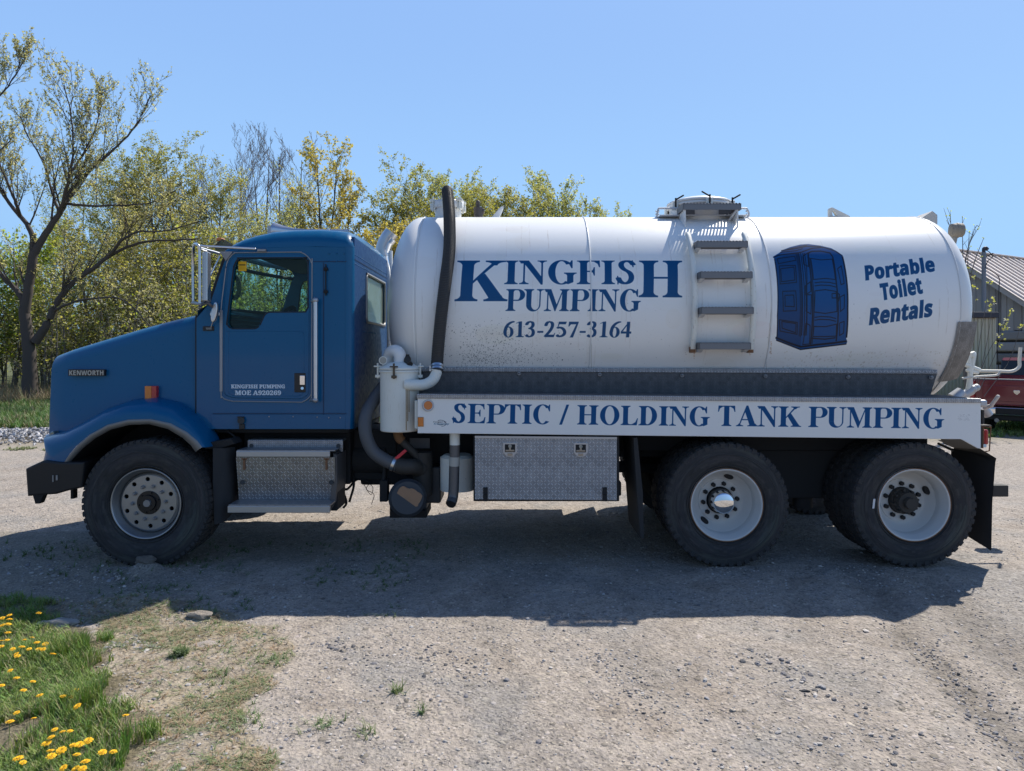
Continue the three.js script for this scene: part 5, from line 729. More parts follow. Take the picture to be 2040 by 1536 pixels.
  quad(3, [215, 200], [368, 180], [380, 215], [225, 245]); quad(3, [245, 290], [362, 275], [370, 390], [252, 405]); quad(3, [232, 265], [375, 260], [385, 410], [240, 425]); quad(3, [262, 490], [378, 485], [385, 660], [268, 665]); quad(3, [282, 525], [360, 522], [366, 625], [285, 622]); quad(3, [255, 755], [380, 775], [378, 855], [258, 815]); quad(3, [232, 740], [392, 765], [390, 870], [240, 840]);
  line(5, [488, 190], [490, 150], [520, 136], [600, 134], [680, 150], [705, 185], [735, 400], [752, 600], [748, 800], [735, 930]); line(5, [488, 190], [515, 400], [528, 600], [522, 800], [508, 960]); line(3, [500, 190], [528, 400], [540, 600], [534, 800], [522, 955]);
  quad(3, [510, 198], [600, 212], [700, 205], [728, 385], [640, 375], [535, 385]); for (const y of [415, 442, 720, 745]) line(3, [545, y], [600, y - 8], [680, y - 4], [735, y + 10]); quad(3, [548, 485], [640, 475], [735, 490], [742, 668], [640, 685], [540, 672]); quad(3, [540, 800], [640, 802], [738, 780], [735, 885], [640, 890], [530, 890]); line(4, [520, 905], [640, 912], [730, 900]);
  quad(3, [698, 510], [735, 506], [738, 548], [700, 548]); quad(4, [740, 495], [765, 520], [758, 570], [738, 545]); quad(3, [748, 290], [780, 265], [806, 420], [778, 430]); quad(3, [770, 540], [808, 520], [806, 640], [772, 668]); quad(3, [765, 770], [806, 755], [800, 860], [765, 880]); quad(3, [440, 180], [484, 150], [490, 270], [448, 250]); quad(3, [462, 440], [508, 405], [512, 490], [466, 520]); quad(3, [470, 520], [515, 520], [512, 690], [470, 665]); quad(3, [468, 770], [505, 790], [498, 955], [440, 960]);
});
tankMap.anisotropy = 16;
const tankMat = new THREE.MeshPhysicalMaterial({ map: tankMap, roughness: 0.36, specularIntensity: 0.6, clearcoat: 0.08, clearcoatRoughness: 0.15 });
{
  const N = 128, M = 60, rows = []; const pos = [], uv = [], nor = [], idx = [];
  for (let j = 0; j <= N; j++) { const v = j / N, a = (v - 0.5) * 2 * Math.PI; for (let i = 0; i <= M; i++) { const u = i / M; pos.push(X0 + TL * u, TY + TR * Math.sin(a), TZ + TR * Math.cos(a)); nor.push(0, Math.sin(a), Math.cos(a)); uv.push(u, v); } }
  for (let j = 0; j < N; j++) for (let i = 0; i < M; i++) { const a = j * (M + 1) + i, b = a + 1, c = a + M + 1, d = c + 1; idx.push(a, b, c, b, d, c); }
  const g = new THREE.BufferGeometry(); g.setAttribute('position', new THREE.Float32BufferAttribute(pos, 3)); g.setAttribute('normal', new THREE.Float32BufferAttribute(nor, 3)); g.setAttribute('uv', new THREE.Float32BufferAttribute(uv, 2)); g.setIndex(idx);
  const tank = sub('tank', T, 'white tank with blue lettering'); obj('shell', g, tankMat, tank);
  const head = (x, s) => { const p = []; for (let i = 0; i <= 24; i++) { const t = i / 24 * Math.PI / 2; p.push(new THREE.Vector2(TR * Math.pow(Math.cos(t), 0.92) + 1e-4, 0.34 * Math.pow(Math.sin(t), 0.95))); } return new THREE.LatheGeometry(p, 96).rotateZ(s > 0 ? -Math.PI / 2 : Math.PI / 2).translate(x, TY, TZ); };
  obj('head', [head(X0, -1)], white, tank); obj('head', [head(X1, 1)], white, tank);
  const seam = (x, r = 0.0075, R = TR + 0.001) => new THREE.TorusGeometry(R, r, 6, 128).rotateY(Math.PI / 2).translate(x, TY, TZ);
  for (const x of [PX(1178, -0.33), PX(1537, -0.33), X1, X0 + 0.02]) obj('weld_seam', seam(x), white, tank);
  // tread plate wall between tank and skirt, with a bevelled top edge
  const zp = -0.46; const s = sub('side_plate', T);
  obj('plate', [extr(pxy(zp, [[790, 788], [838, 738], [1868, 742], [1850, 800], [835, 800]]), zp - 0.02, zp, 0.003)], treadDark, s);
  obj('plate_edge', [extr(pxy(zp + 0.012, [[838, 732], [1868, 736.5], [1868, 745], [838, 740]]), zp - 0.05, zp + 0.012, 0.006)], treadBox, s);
  for (const [x, y] of [[1034, 743], [1195, 745], [1359, 747], [1525, 748], [1690, 750], [1855, 751]]) obj('bolt', [cyl(PP(x, y + 1, zp), PP(x, y + 1, zp + 0.022), 0.02, 0.016, 16), ball(PP(x, y, zp + 0.022), 0.012, 10)], steel, s);
}
// ---- lettered side skirt -------------------------------------------------
{
  const s = sub('side_skirt', T, 'white side skirt lettered in blue capitals'), l = PX(832, 0), rgt = PX(1954, 0), b = PY(900, 0), t = PY(786, 0), cw = 2048, ch = 256, C = (px, py) => [(PX(px, 0) - l) / (rgt - l) * cw, (t - PY(py, 0)) / (t - b) * ch];
  const map = canvasTex(cw, ch, (g) => {
    const r = rng(55); g.fillStyle = '#e4e4e1'; g.fillRect(0, 0, cw, ch); for (let k = 0; k < 500; k++) { const [x, y] = C(835 + 1118 * r(), 798 + 72 * r()); g.fillStyle = `rgba(70,66,60,${0.05 + 0.4 * r() * r()})`; const q = 0.6 + 1.4 * r() * r(); g.fillRect(x, y, q, q); }
    for (let k = 0; k < 60; k++) { const [x, y] = C(1908 + 22 * r(), 825 + 12 * r()); g.fillStyle = 'rgba(90,90,95,0.12)'; g.fillRect(x, y, 6 * r(), 3); }
    g.fillStyle = '#004b80'; setText(g, 'SEPTIC / HOLDING', C(900, 842.5), C(1413, 849), C(901, 804)); setText(g, 'TANK PUMPING', C(1428, 848.5), C(1880, 854), C(1429, 808));
    g.strokeStyle = '#3a3f48'; const [ex, ey] = C(876, 843); g.lineWidth = 2; g.beginPath(); g.ellipse(ex + 6, ey, 17, 13, 0.3, 3.6, 7.6); g.stroke(); g.beginPath(); g.ellipse(ex + 2, ey + 2, 9, 6, 0.2, 0, 5); g.stroke(); g.fillStyle = '#2f5f7a'; g.font = 'bold italic 13px sans-serif'; g.save(); g.translate(...C(863, 846)); g.scale(0.95, 0.8); g.fillText('Transway', 0, 0); g.fillStyle = '#33373d'; g.font = 'bold 9px sans-serif'; g.fillText('Powered by', 0, -12); g.restore();
  });
  const panel = extr(pxy(0, [[832, 788], [1954, 796], [1954, 894], [1948, 893], [1915, 875], [832, 863]]), -0.02, 0.0, 0.003), uv = panel.attributes.uv, p = panel.attributes.position; for (let i = 0; i < p.count; i++) uv.setXY(i, (p.getX(i) - l) / (rgt - l), 1 - (t - p.getY(i)) / (t - b));
  obj('panel', panel, new THREE.MeshPhysicalMaterial({ map, roughness: 0.45, specularIntensity: 0.4 }), s);
  obj('top_edge', [extr(pxy(0.012, [[830, 785], [1955, 794], [1955, 803], [830, 794]]), -0.04, 0.012, 0.004)], treadFine, s);
  obj('deck', [extr(pxy(0, [[834, 786], [1954, 794.5], [1954, 797], [834, 788.5]]), -0.6, -0.03, 0.002)], treadDark, s);
  obj('end_plate', [box(rgt - 0.02, rgt - 0.002, PY(893, 0), PY(797, 0), -0.002, -0.35, 0.004), box(rgt, rgt + 0.07, PY(812, 0), PY(797, 0), -0.01, -0.5, 0.02)], aluDull, s);
  obj('rear_gusset', [loft([[PP(1872, 872, -0.06), PP(1916, 877, -0.03)], [PP(1880, 884, -0.2), PP(1948, 893, -0.03)], [PP(1900, 892, -0.35), PP(1952, 896, -0.3)]])], std([0.16, 0.155, 0.15], 0.6), s);
  const lamp = sub('side_marker', T, 'round amber side marker lamp'); obj('bezel', cyl(PP(853, 807.5, 0), PP(853, 807.5, 0.012), 0.052, 0.048, 32), aluDull, lamp); obj('lens', [cyl(PP(853, 807.5, 0.01), PP(853, 807.5, 0.02), 0.038, 0.034, 32)], amber, lamp);
  const lamp2 = sub('side_marker', T, 'small rectangular amber side marker'); obj('lens', pbox(833, 832, 843, 849, 0.014, -0.005, 0.005), amber, lamp2); obj('bezel', pbox(832, 831, 844, 850, 0.006, -0.005, 0.003), std([0.4, 0.2, 0.05], 0.5), lamp2);
  // far side of the body, out of sight but for its shadow
  obj('side_skirt', [box(l, rgt, 1.12, 1.45, mir(0), mir(0.02) + 0.04, 0.004), box(l, rgt, 1.44, 1.46, mir(0), mir(-0.6), 0.002)], white, T);
  obj('far_toolbox', [box(PX(945, 0), PX(1225, 0), PY(995, 0), 1.1, mir(0), mir(-0.45), 0.01)], aluDull, T);
  obj('tank_cradle', [-0.6, 0.9, 2.4, 3.7].map((x) => box(x - 0.05, x + 0.05, 1.05, 1.42, -0.55, -2.0, 0.01)), black, T);
}
// ---- toolbox --------------------------------------------------------------
{
  const s = sub('toolbox', T, 'tread plate toolbox under the skirt'), z = -0.03;
  obj('toolbox_body', [pbox(943, 868, 1234, 999, z - 0.015, -0.5, 0.008)], black, s);
  obj('toolbox_door', [extr(pxy(z, [[946, 869], [1229, 871.5], [1229, 997], [946, 995]]), z - 0.014, z, 0.004)], treadBox, s);
  obj('toolbox_edge', [extr(pxy(z, [[946, 868], [1229, 870.5], [1229, 875], [946, 873]]), z - 0.012, z + 0.006, 0.002)], aluDull, s);
  for (const x of [1016, 1157]) {
    const k = x === 1016 ? 0 : 0.5;
    obj('latch', [extr(roundPts(pxy(z, [[x - 14.5, 881 + k], [x + 14.5, 881 + k], [x + 14, 902 + k], [x + 6, 910 + k], [x - 6, 910 + k], [x - 14, 902 + k]]), 0.012), z, z + 0.008, 0.003)], aluDull, s);
    obj('latch_recess', [pbox(x - 10.5, 885 + k, x + 10.5, 901 + k, z + 0.0095, z, 0.003)], black, s);
    obj('latch_handle', [cyl(PP(x, 889 + k, z + 0.01), PP(x, 889 + k, z + 0.016), 0.016, 0.015, 16), pbox(x - 2, 890 + k, x + 2, 899 + k, z + 0.016, z + 0.009, 0.002), pbox(x - 9, 896 + k, x + 9, 899.5 + k, z + 0.014, z + 0.009, 0.002), pbox(x - 5, 903 + k, x + 5, 908 + k, z + 0.013, z + 0.006, 0.003)], std([0.33, 0.29, 0.24], 0.4, 0.7), s);
  }
  for (const x of [967, 1205]) obj('hinge', [pbox(x - 4.5, 971, x + 4.5, 999, z + 0.01, z, 0.002), cyl(PP(x - 4, 984, z + 0.01), PP(x + 4, 984, z + 0.01), 0.008, 0.008, 8)], black, s);
  obj('mud_stop', pbox(1232, 960, 1238, 988, -0.1, -0.3, 0.01), black, T);
}
// ---- moisture trap, hoses, pump ------------------------------------------
{
  const s = sub('moisture_trap', T, 'white cylindrical moisture trap with a clamped lid'), z = -0.33, cx = PX(796, z), R = 0.172, y1 = PY(742, z), y0 = PY(858, z), ax = (y, r) => new THREE.Vector2(r, y);
  const body = new THREE.LatheGeometry([ax(y0, 0.001), ax(y0, R - 0.01), ax(y0 + 0.01, R), ax(y1, R), ax(y1 + 0.003, R + 0.012), ax(y1 + 0.02, R + 0.012), ax(y1 + 0.023, R)], 48); body.translate(cx, 0, z); { const u = body.attributes.uv; for (let i = 0; i < u.count; i++) u.setXY(i, u.getX(i) * 2, u.getY(i)); }
  obj('canister', [body], whiteOld, s);
  obj('lid', [new THREE.LatheGeometry([ax(y1 + 0.026, R), ax(y1 + 0.026, R + 0.012), ax(y1 + 0.044, R + 0.012), ax(y1 + 0.052, R - 0.004), ax(y1 + 0.078, R * 0.72), ax(y1 + 0.092, R * 0.4), ax(y1 + 0.094, 0.001)], 48).translate(cx, 0, z)], whiteOld, s);
  obj('rust_streak', [0.5, 0.58, 0.66].map((a, i) => box(-0.004, 0.004, y0 + 0.02 + 0.08 * i, y1 - 0.12 + 0.03 * i, 0, 0.002, 0).translate(cx + Math.sin(a) * (R + 0.0005), 0, z + Math.cos(a) * (R + 0.0005))), std([0.32, 0.23, 0.13], 0.8), s);
  for (const a of [-1.42, -0.1, 1.42]) { const x = cx + Math.sin(a) * (R + 0.02), zz = z + Math.cos(a) * (R + 0.02); obj('clamp', [cyl(V(x, y1 - 0.05, zz), V(x, y1 + 0.085, zz), 0.009, 0.009, 8), box(x - 0.022, x + 0.022, y1 - 0.045, y1 - 0.02, zz - 0.02, zz + 0.012, 0.004), box(x - 0.035, x + 0.035, y1 + 0.05, y1 + 0.062, zz - 0.012, zz + 0.016, 0.004)], a === -0.1 ? std([0.12, 0.09, 0.06], 0.7, 0.4) : whiteOld, s); }
  obj('top_elbow', [tube([PP(797, 740, z), PP(797, 718, z), PP(795, 704, z), PP(787, 699, z - 0.03), PP(778, 703, z - 0.08), PP(774, 720, z - 0.12), PP(774, 745, z - 0.14)], 0.056, 50, 18)], white, s);
  const ga = sub('gauge', T); obj('gauge_case', [cyl(PP(763, 718, z + 0.06), PP(763, 718, z + 0.10), 0.036, 0.036, 24), cyl(PP(764, 728, z + 0.07), PP(764, 745, z + 0.07), 0.009)], whiteOld, ga); obj('dial', cyl(PP(763, 718, z + 0.10), PP(763, 718, z + 0.102), 0.03, 0.03, 24), std([0.35, 0.33, 0.28], 0.5), ga);
  const va = sub('relief_valve', T); obj('valve_body', [cyl(PP(811, 735, z), PP(811, 712, z), 0.035, 0.03), cyl(PP(806, 713, z - 0.02), PP(817, 726, z + 0.1), 0.028, 0.026, 18), ball(PP(811, 716, z), 0.036), cyl(PP(812, 712, z), PP(812, 706, z), 0.016)], greasy, va); obj('valve_mouth', cyl(PP(817, 726, z + 0.1), PP(817.2, 726.3, z + 0.103), 0.02, 0.02, 18), black, va);
  obj('side_elbow', [tube([PP(806, 766, z + 0.13), PP(826, 767, z + 0.13), PP(846, 766, z + 0.12), PP(862, 757, z + 0.11), PP(869, 744, z + 0.1), PP(870, 736, z + 0.1)], 0.048, 50, 18)], whiteOld, s);
  // black suction hose up to the dome
  const hs = sub('suction_hose', T, 'thick black hose rising over the front of the tank'), zh = [-0.23, -0.28, -0.27, -0.26, -0.30, -0.42, -0.60, -0.84, -1.0, -1.18], hp = [[870.5, 742], [871, 720], [874, 680], [880, 620], [887.5, 560], [895, 500], [895.5, 440], [893, 398], [891, 381], [891, 386]];
  const pts = hp.map(([a, b], i) => PP(a, b, zh[i])); const curve = new THREE.CatmullRomCurve3(pts, false, 'centripetal');
  obj('hose', [new THREE.TubeGeometry(curve, 120, 0.0535, 18, false)], std([0.035, 0.034, 0.033], 0.55), hs);
  const ribs = []; for (let k = 4; k < 150; k++) { const t = k / 152, q = curve.getPointAt(t), d = curve.getTangentAt(t); ribs.push(new THREE.TorusGeometry(0.0535, 0.0035, 5, 22).applyQuaternion(new THREE.Quaternion().setFromUnitVectors(V(0, 0, 1), d)).translate(q.x, q.y, q.z)); }
  const rb = obj('hose_ribs', ribs, std([0.05, 0.048, 0.046], 0.6), hs); rb.userData.kind = 'stuff';
  for (const t of [0.012, 0.026]) { const q = curve.getPointAt(t), d = curve.getTangentAt(t).multiplyScalar(0.011); obj('hose_clamp', [cyl(q.clone().sub(d), q.clone().add(d), 0.0595, 0.0595, 24), box(q.x - 0.066, q.x - 0.05, q.y - 0.012, q.y + 0.012, q.z - 0.01, q.z + 0.02, 0.002)], alu, hs); }
  // grey lower hose
  const lz = -0.25, lh = sub('lower_hose', T, 'grey hose looping down to the pump'); obj('hose', [tube([PP(764, 770, -0.5), PP(748, 792, -0.42), PP(730, 826, -0.3), PP(728, 862, lz), PP(742, 897, lz), PP(766, 916, lz), PP(792, 927, lz)], 0.058, 70, 18)], std([0.085, 0.088, 0.095], 0.55), lh);
  for (const [a, b] of [[784, 924], [793, 927]]) { const d = V(0.012, -0.005, 0); const q = PP(a, b, lz); obj('hose_clamp', [cyl(q.clone().sub(d), q.clone().add(d), 0.0645, 0.0645, 24)], alu, lh); }
  const ps = sub('vacuum_pump', T, 'rusty round ended vacuum pump');
  obj('elbow', [tube([PP(790, 926, lz), PP(806, 930, lz), PP(822, 930, lz - 0.02), PP(840, 936, lz - 0.15)], 0.07, 30, 18), ball(PP(836, 932, lz - 0.12), 0.09), cyl(PP(842, 900, -0.4), PP(842, 985, -0.4), 0.09)], greasy, ps);
  obj('pump_body', [cyl(PP(812, 992, -0.75), PP(812, 992, -0.16), 0.166, 0.166, 40), cyl(PP(812, 992, -0.16), PP(812, 992, -0.13), 0.166, 0.14, 40), pbox(776, 1000, 850, 1032, -0.4, -0.75, 0.01), pbox(836, 930, 878, 1003, -0.45, -0.8, 0.02)], std([0.05, 0.055, 0.062], 0.55, 0.4), ps);
  const rg = rng(19), blob = Array.from({ length: 30 }, (_, i) => { const a = i / 30 * 6.283, q = 0.112 * (0.92 + 0.13 * Math.sin(3 * a + 1) + 0.07 * Math.sin(7 * a) + 0.06 * rg()); return [PX(813, -0.13) + q * Math.cos(a), PY(994, -0.13) + q * Math.sin(a)]; }); obj('rust_patch', [extr(blob, -0.135, -0.125, 0), cyl(PP(812, 994, -0.125), PP(812, 994, -0.118), 0.012)], std([0.33, 0.20, 0.12], 0.9), ps);
  obj('drain_pipe', [tube([PP(793, 857, z), PP(795, 871, z), PP(806, 884, z), PP(822, 899, z), PP(836, 915, z - 0.02)], 0.034, 30, 14)], greasy, s); obj('drain_elbow', [tube([PP(792, 860, z + 0.01), PP(795, 872, z + 0.01), PP(802, 879, z + 0.01)], 0.042, 14, 14)], std([0.17, 0.085, 0.035], 0.85), s);
  obj('valve_handle', [extr(pxy(-0.22, [[786, 912], [806, 895], [811, 899], [790, 917]]), -0.235, -0.22, 0.004)], std([0.62, 0.03, 0.045], 0.45), ps);
  obj('data_plate', [pbox(816, 873, 856, 893, -0.5, -0.51, 0.001)], std([0.09, 0.09, 0.095], 0.6), ps);
  obj('pump_bracket', [pbox(756, 958, 772, 1000, -0.3, -0.4, 0.006), pbox(776, 1016, 850, 1032, -0.35, -0.7, 0.01), ...rod([PP(770, 905, -0.4), PP(764, 958, -0.35)], 0.02)], black, ps);
  obj('air_line', [...[[[690, 940], [682, 970], [690, 1000], [684, 1012]], [[700, 935], [705, 965], [696, 1000]], [[672, 960], [690, 975], [712, 955], [740, 962]]].map((l, i) => tube(l.map(([a, b]) => PP(a, b, -0.6 - 0.05 * i)), 0.012, 30, 6)), ...[[[722, 960], [738, 985], [743, 972], [736, 965], [730, 975], [745, 985], [740, 1005]]].map((l) => tube(l.map(([a, b]) => PP(a, b, -0.5)), 0.003, 60, 5))], black, T);
  obj('air_tank', [cyl(PP(690, 915, -0.75), PP(770, 915, -0.75), 0.13, 0.13, 28), pbox(690, 855, 790, 905, -0.7, -1.0, 0.02), pbox(680, 940, 770, 957, -0.7, -0.9, 0.02)], dark, T);
  // exhaust down pipe and the old white canister behind
  const dp = sub('down_pipe', T, 'peeling white and grey pipe hanging by the toolbox'); obj('upper_pipe', [cyl(PP(906, 855, -0.12), PP(906, 886, -0.12), 0.044, 0.044, 20)], whiteOld, dp); obj('bare_pipe', [cyl(PP(906, 884, -0.12), PP(905.5, 912, -0.12), 0.0435, 0.0435, 20)], std([0.15, 0.14, 0.135], 0.6, 0.4), dp); obj('sleeve', [cyl(PP(905.5, 910, -0.12), PP(905, 928, -0.12), 0.046, 0.046, 20)], std([0.40, 0.39, 0.35], 0.6), dp); obj('lower_pipe', [tube([PP(905, 926, -0.12), PP(904, 970, -0.12), PP(902, 992, -0.11), PP(898, 1004, -0.06)], 0.045, 30, 18)], std([0.13, 0.13, 0.135], 0.5, 0.6), dp); obj('pipe_mouth', cyl(PP(899.5, 1001, -0.07), PP(897.5, 1005, -0.05), 0.04, 0.04, 18), black, dp);
  obj('white_canister', [cyl(PP(911, 910, -0.4), PP(911, 975, -0.4), 0.155, 0.155, 32), cyl(PP(911, 905, -0.4), PP(911, 910, -0.4), 0.12, 0.15, 32)], whiteOld, T);
  obj('trap_bracket', [pbox(826, 798, 834, 854, -0.05, -0.12, 0.003), cyl(PP(831, 804, -0.05), PP(831, 804, -0.04), 0.008), cyl(PP(831, 846, -0.05), PP(831, 846, -0.04), 0.008)], whiteOld, T);
  obj('vent_pipe', [tube([V(-1.2, 1.2, -1.75), V(-1.2, 2.0, -1.75), V(-1.2, 2.4, -1.75)], 0.03, 12, 10)], white, T);
}
// ---- ladder and platform --------------------------------------------------
{
  const s = sub('ladder', T, 'white ladder with grey serrated rungs on the tank side'), RR = TR + 0.075, grip = std([0.20, 0.205, 0.215], 0.55, 0.5), pale = std([0.62, 0.63, 0.64], 0.55, 0.2);
  for (const x of [1.625, 2.145]) { const a = []; for (let i = 0; i <= 24; i++) { const t = (-25 + 67 * i / 24) * Math.PI / 180; a.push([Math.cos(t), Math.sin(t)]); } const q = (x0, rr) => a.map(([c, d]) => V(x0, TY + rr * d, TZ + rr * c)); obj('rail', [loft([q(x - 0.022, RR - 0.03), q(x - 0.022, RR), q(x + 0.022, RR), q(x + 0.022, RR - 0.03), q(x - 0.022, RR - 0.03)]), ...[-22, 0, 20, 40].map((d) => { const t = d * Math.PI / 180; return cyl(V(x, TY + (TR - 0.02) * Math.sin(t), TZ + (TR - 0.02) * Math.cos(t)), V(x, TY + (RR - 0.02) * Math.sin(t), TZ + (RR - 0.02) * Math.cos(t)), 0.012); })], whiteOld, s); }
  for (const d of [-24, -20]) {}
  obj('rail_rust', [1.625, 2.145].map((x, i) => { const t = -24.6 * Math.PI / 180; return box(x - 0.024, x + 0.024, TY + RR * Math.sin(t) - 0.004, TY + RR * Math.sin(t) + (i ? 0.025 : 0.05), TZ + RR * Math.cos(t) - 0.04, TZ + RR * Math.cos(t) + 0.012, 0.002); }), rust, s);
  const step = (name, x0, x1, y, zf, dep, parent) => { // a serrated channel rung
    const l = [box(x0, x1, y - 0.058, y, zf - 0.006, zf, 0.002), box(x0, x1, y - 0.058, y, zf - dep, zf - dep + 0.006, 0.002), box(x0, x0 + 0.006, y - 0.058, y, zf - dep, zf, 0.001), box(x1 - 0.006, x1, y - 0.058, y, zf - dep, zf, 0.001)], n = 16;
    for (let i = 0; i < n; i++) { const cx = x0 + (i + 0.5) * (x1 - x0) / n; l.push(box(cx - 0.008, cx + 0.008, y - 0.006, y + 0.004, zf - dep, zf, 0.001)); }
    return obj(name, l, grip, parent);
  };
  for (const py of [480, 541, 612, 683]) { let zf = -0.2, y = 0; for (let k = 0; k < 8; k++) { y = PY(py, zf); zf = TZ + Math.sqrt(Math.max(0.02, RR * RR - (y - TY - 0.03) ** 2)) + 0.085; } step('rung', 1.655, 2.115, y, zf, 0.115, s); for (const x of [1.68, 2.085]) obj('rung_bracket', [extr([[zf - 0.12, y - 0.058], [zf - 0.02, y - 0.058], [zf - 0.1, y - 0.085], [zf - 0.14, y - 0.085]], -0.02, 0.02, 0.002).rotateY(-Math.PI / 2).scale(1, 1, 1).translate(x, 0, 0)], pale, s); }
  const p = sub('platform', T, 'grey grating platform under the hatch'), y = 3.245, z0 = -0.69, z1 = -0.93, x0 = 1.622, x1 = 2.178;
  obj('frame', [box(x0, x1, y - 0.062, y, z0 - 0.006, z0, 0.002), box(x0, x1, y - 0.062, y, z1, z1 + 0.006, 0.002), box(x0, x0 + 0.006, y - 0.062, y, z1, z0, 0.001), box(x1 - 0.006, x1, y - 0.062, y, z1, z0, 0.001)], grip, p);
  for (let i = 0; i < 18; i++) { const cx = x0 + (i + 0.5) * (x1 - x0) / 18; obj('slat', [box(cx - 0.005, cx + 0.005, y - 0.013, y + 0.005, z1, z0, 0.001)], grip, p); }
  for (const [zz] of [[(z0 + z1) / 2], [z0 - 0.06]]) obj('cross_bar', [box(x0, x1, y - 0.03, y - 0.02, zz - 0.008, zz + 0.008, 0.001)], grip, p);
  for (const x of [x0 + 0.025, x1 - 0.03]) { const oz = (pts) => pts.map(([zz, yy]) => [-zz, yy]); obj('support', [extr(oz([[z0 - 0.01, y - 0.06], [z0 - 0.012, y - 0.36], [z0 - 0.03, y - 0.40], [-0.93, y - 0.09], [-0.93, y - 0.06]]), -0.006, 0.006, 0.002, x > 2 ? [ellipse(-(z0 - 0.05), y - 0.21, 0.022, 0.075, 0.1)] : []).rotateY(Math.PI / 2).translate(x, 0, 0)], white, p); }
  for (const [a, b] of [[1.64, 1.70], [2.14, 2.10]]) obj('strut', rod([V(a, y - 0.06, z0 - 0.02), V(b, y - 0.16, z0 - 0.2)], 0.012), pale, p);
  // hatch
  const h = sub('hatch', T, 'round white hatch with black clamp handles'), hx = PX(1393, -1.2), hz = -1.2, vy = (y2, r2) => new THREE.Vector2(r2, y2);
  obj('collar', [new THREE.LatheGeometry([vy(3.1, 0.3), vy(3.295, 0.3), vy(3.295, 0.325), vy(3.32, 0.325), vy(3.32, 0.3)], 48).translate(hx, 0, hz)], white, h);
  obj('lid', [new THREE.LatheGeometry([vy(3.322, 0.29), vy(3.325, 0.325), vy(3.345, 0.325), vy(3.358, 0.30), vy(3.388, 0.2), vy(3.404, 0.1), vy(3.408, 0.001)], 48).translate(hx, 0, hz)], white, h);
  for (const a of [-1.05, 0.02, 0.95, 2.1, 3.14, 4.2]) { const x = hx + 0.33 * Math.sin(a), zz = hz + 0.33 * Math.cos(a), k = a === 0.02 ? -1 : 1; obj('clamp_lug', [box(x - 0.03, x + 0.03, 3.25, 3.335, zz - 0.03, zz + 0.03, 0.008)], whiteOld, h); obj('clamp_handle', [cyl(V(x, 3.26, zz + 0.034), V(x, 3.362, zz + 0.034), 0.009, 0.009, 8), ...rod([V(x, 3.345, zz + 0.034), V(x + k * 0.075, 3.388, zz + 0.034)], 0.008, 8)], black, h); }
  const lz = -1.0; obj('hand_rail', [tube([PP(1304, 437, lz), PP(1309, 430, lz), PP(1311, 418, lz), PP(1319, 415, lz), PP(1394, 415, lz), PP(1478, 415, lz), PP(1489, 418, lz), PP(1491, 431, lz), PP(1478, 436, lz)], 0.011, 120, 8), ...[[1307, 421], [1312, 421], [1307, 427], [1312, 427], [1487, 421], [1487, 427]].map(([a, b]) => ball(PP(a, b, lz + 0.01), 0.009, 8)), box(PX(1310, lz), PX(1482, lz), 3.165, 3.175, lz - 0.02, lz + 0.12, 0.003)], pale, T);
}
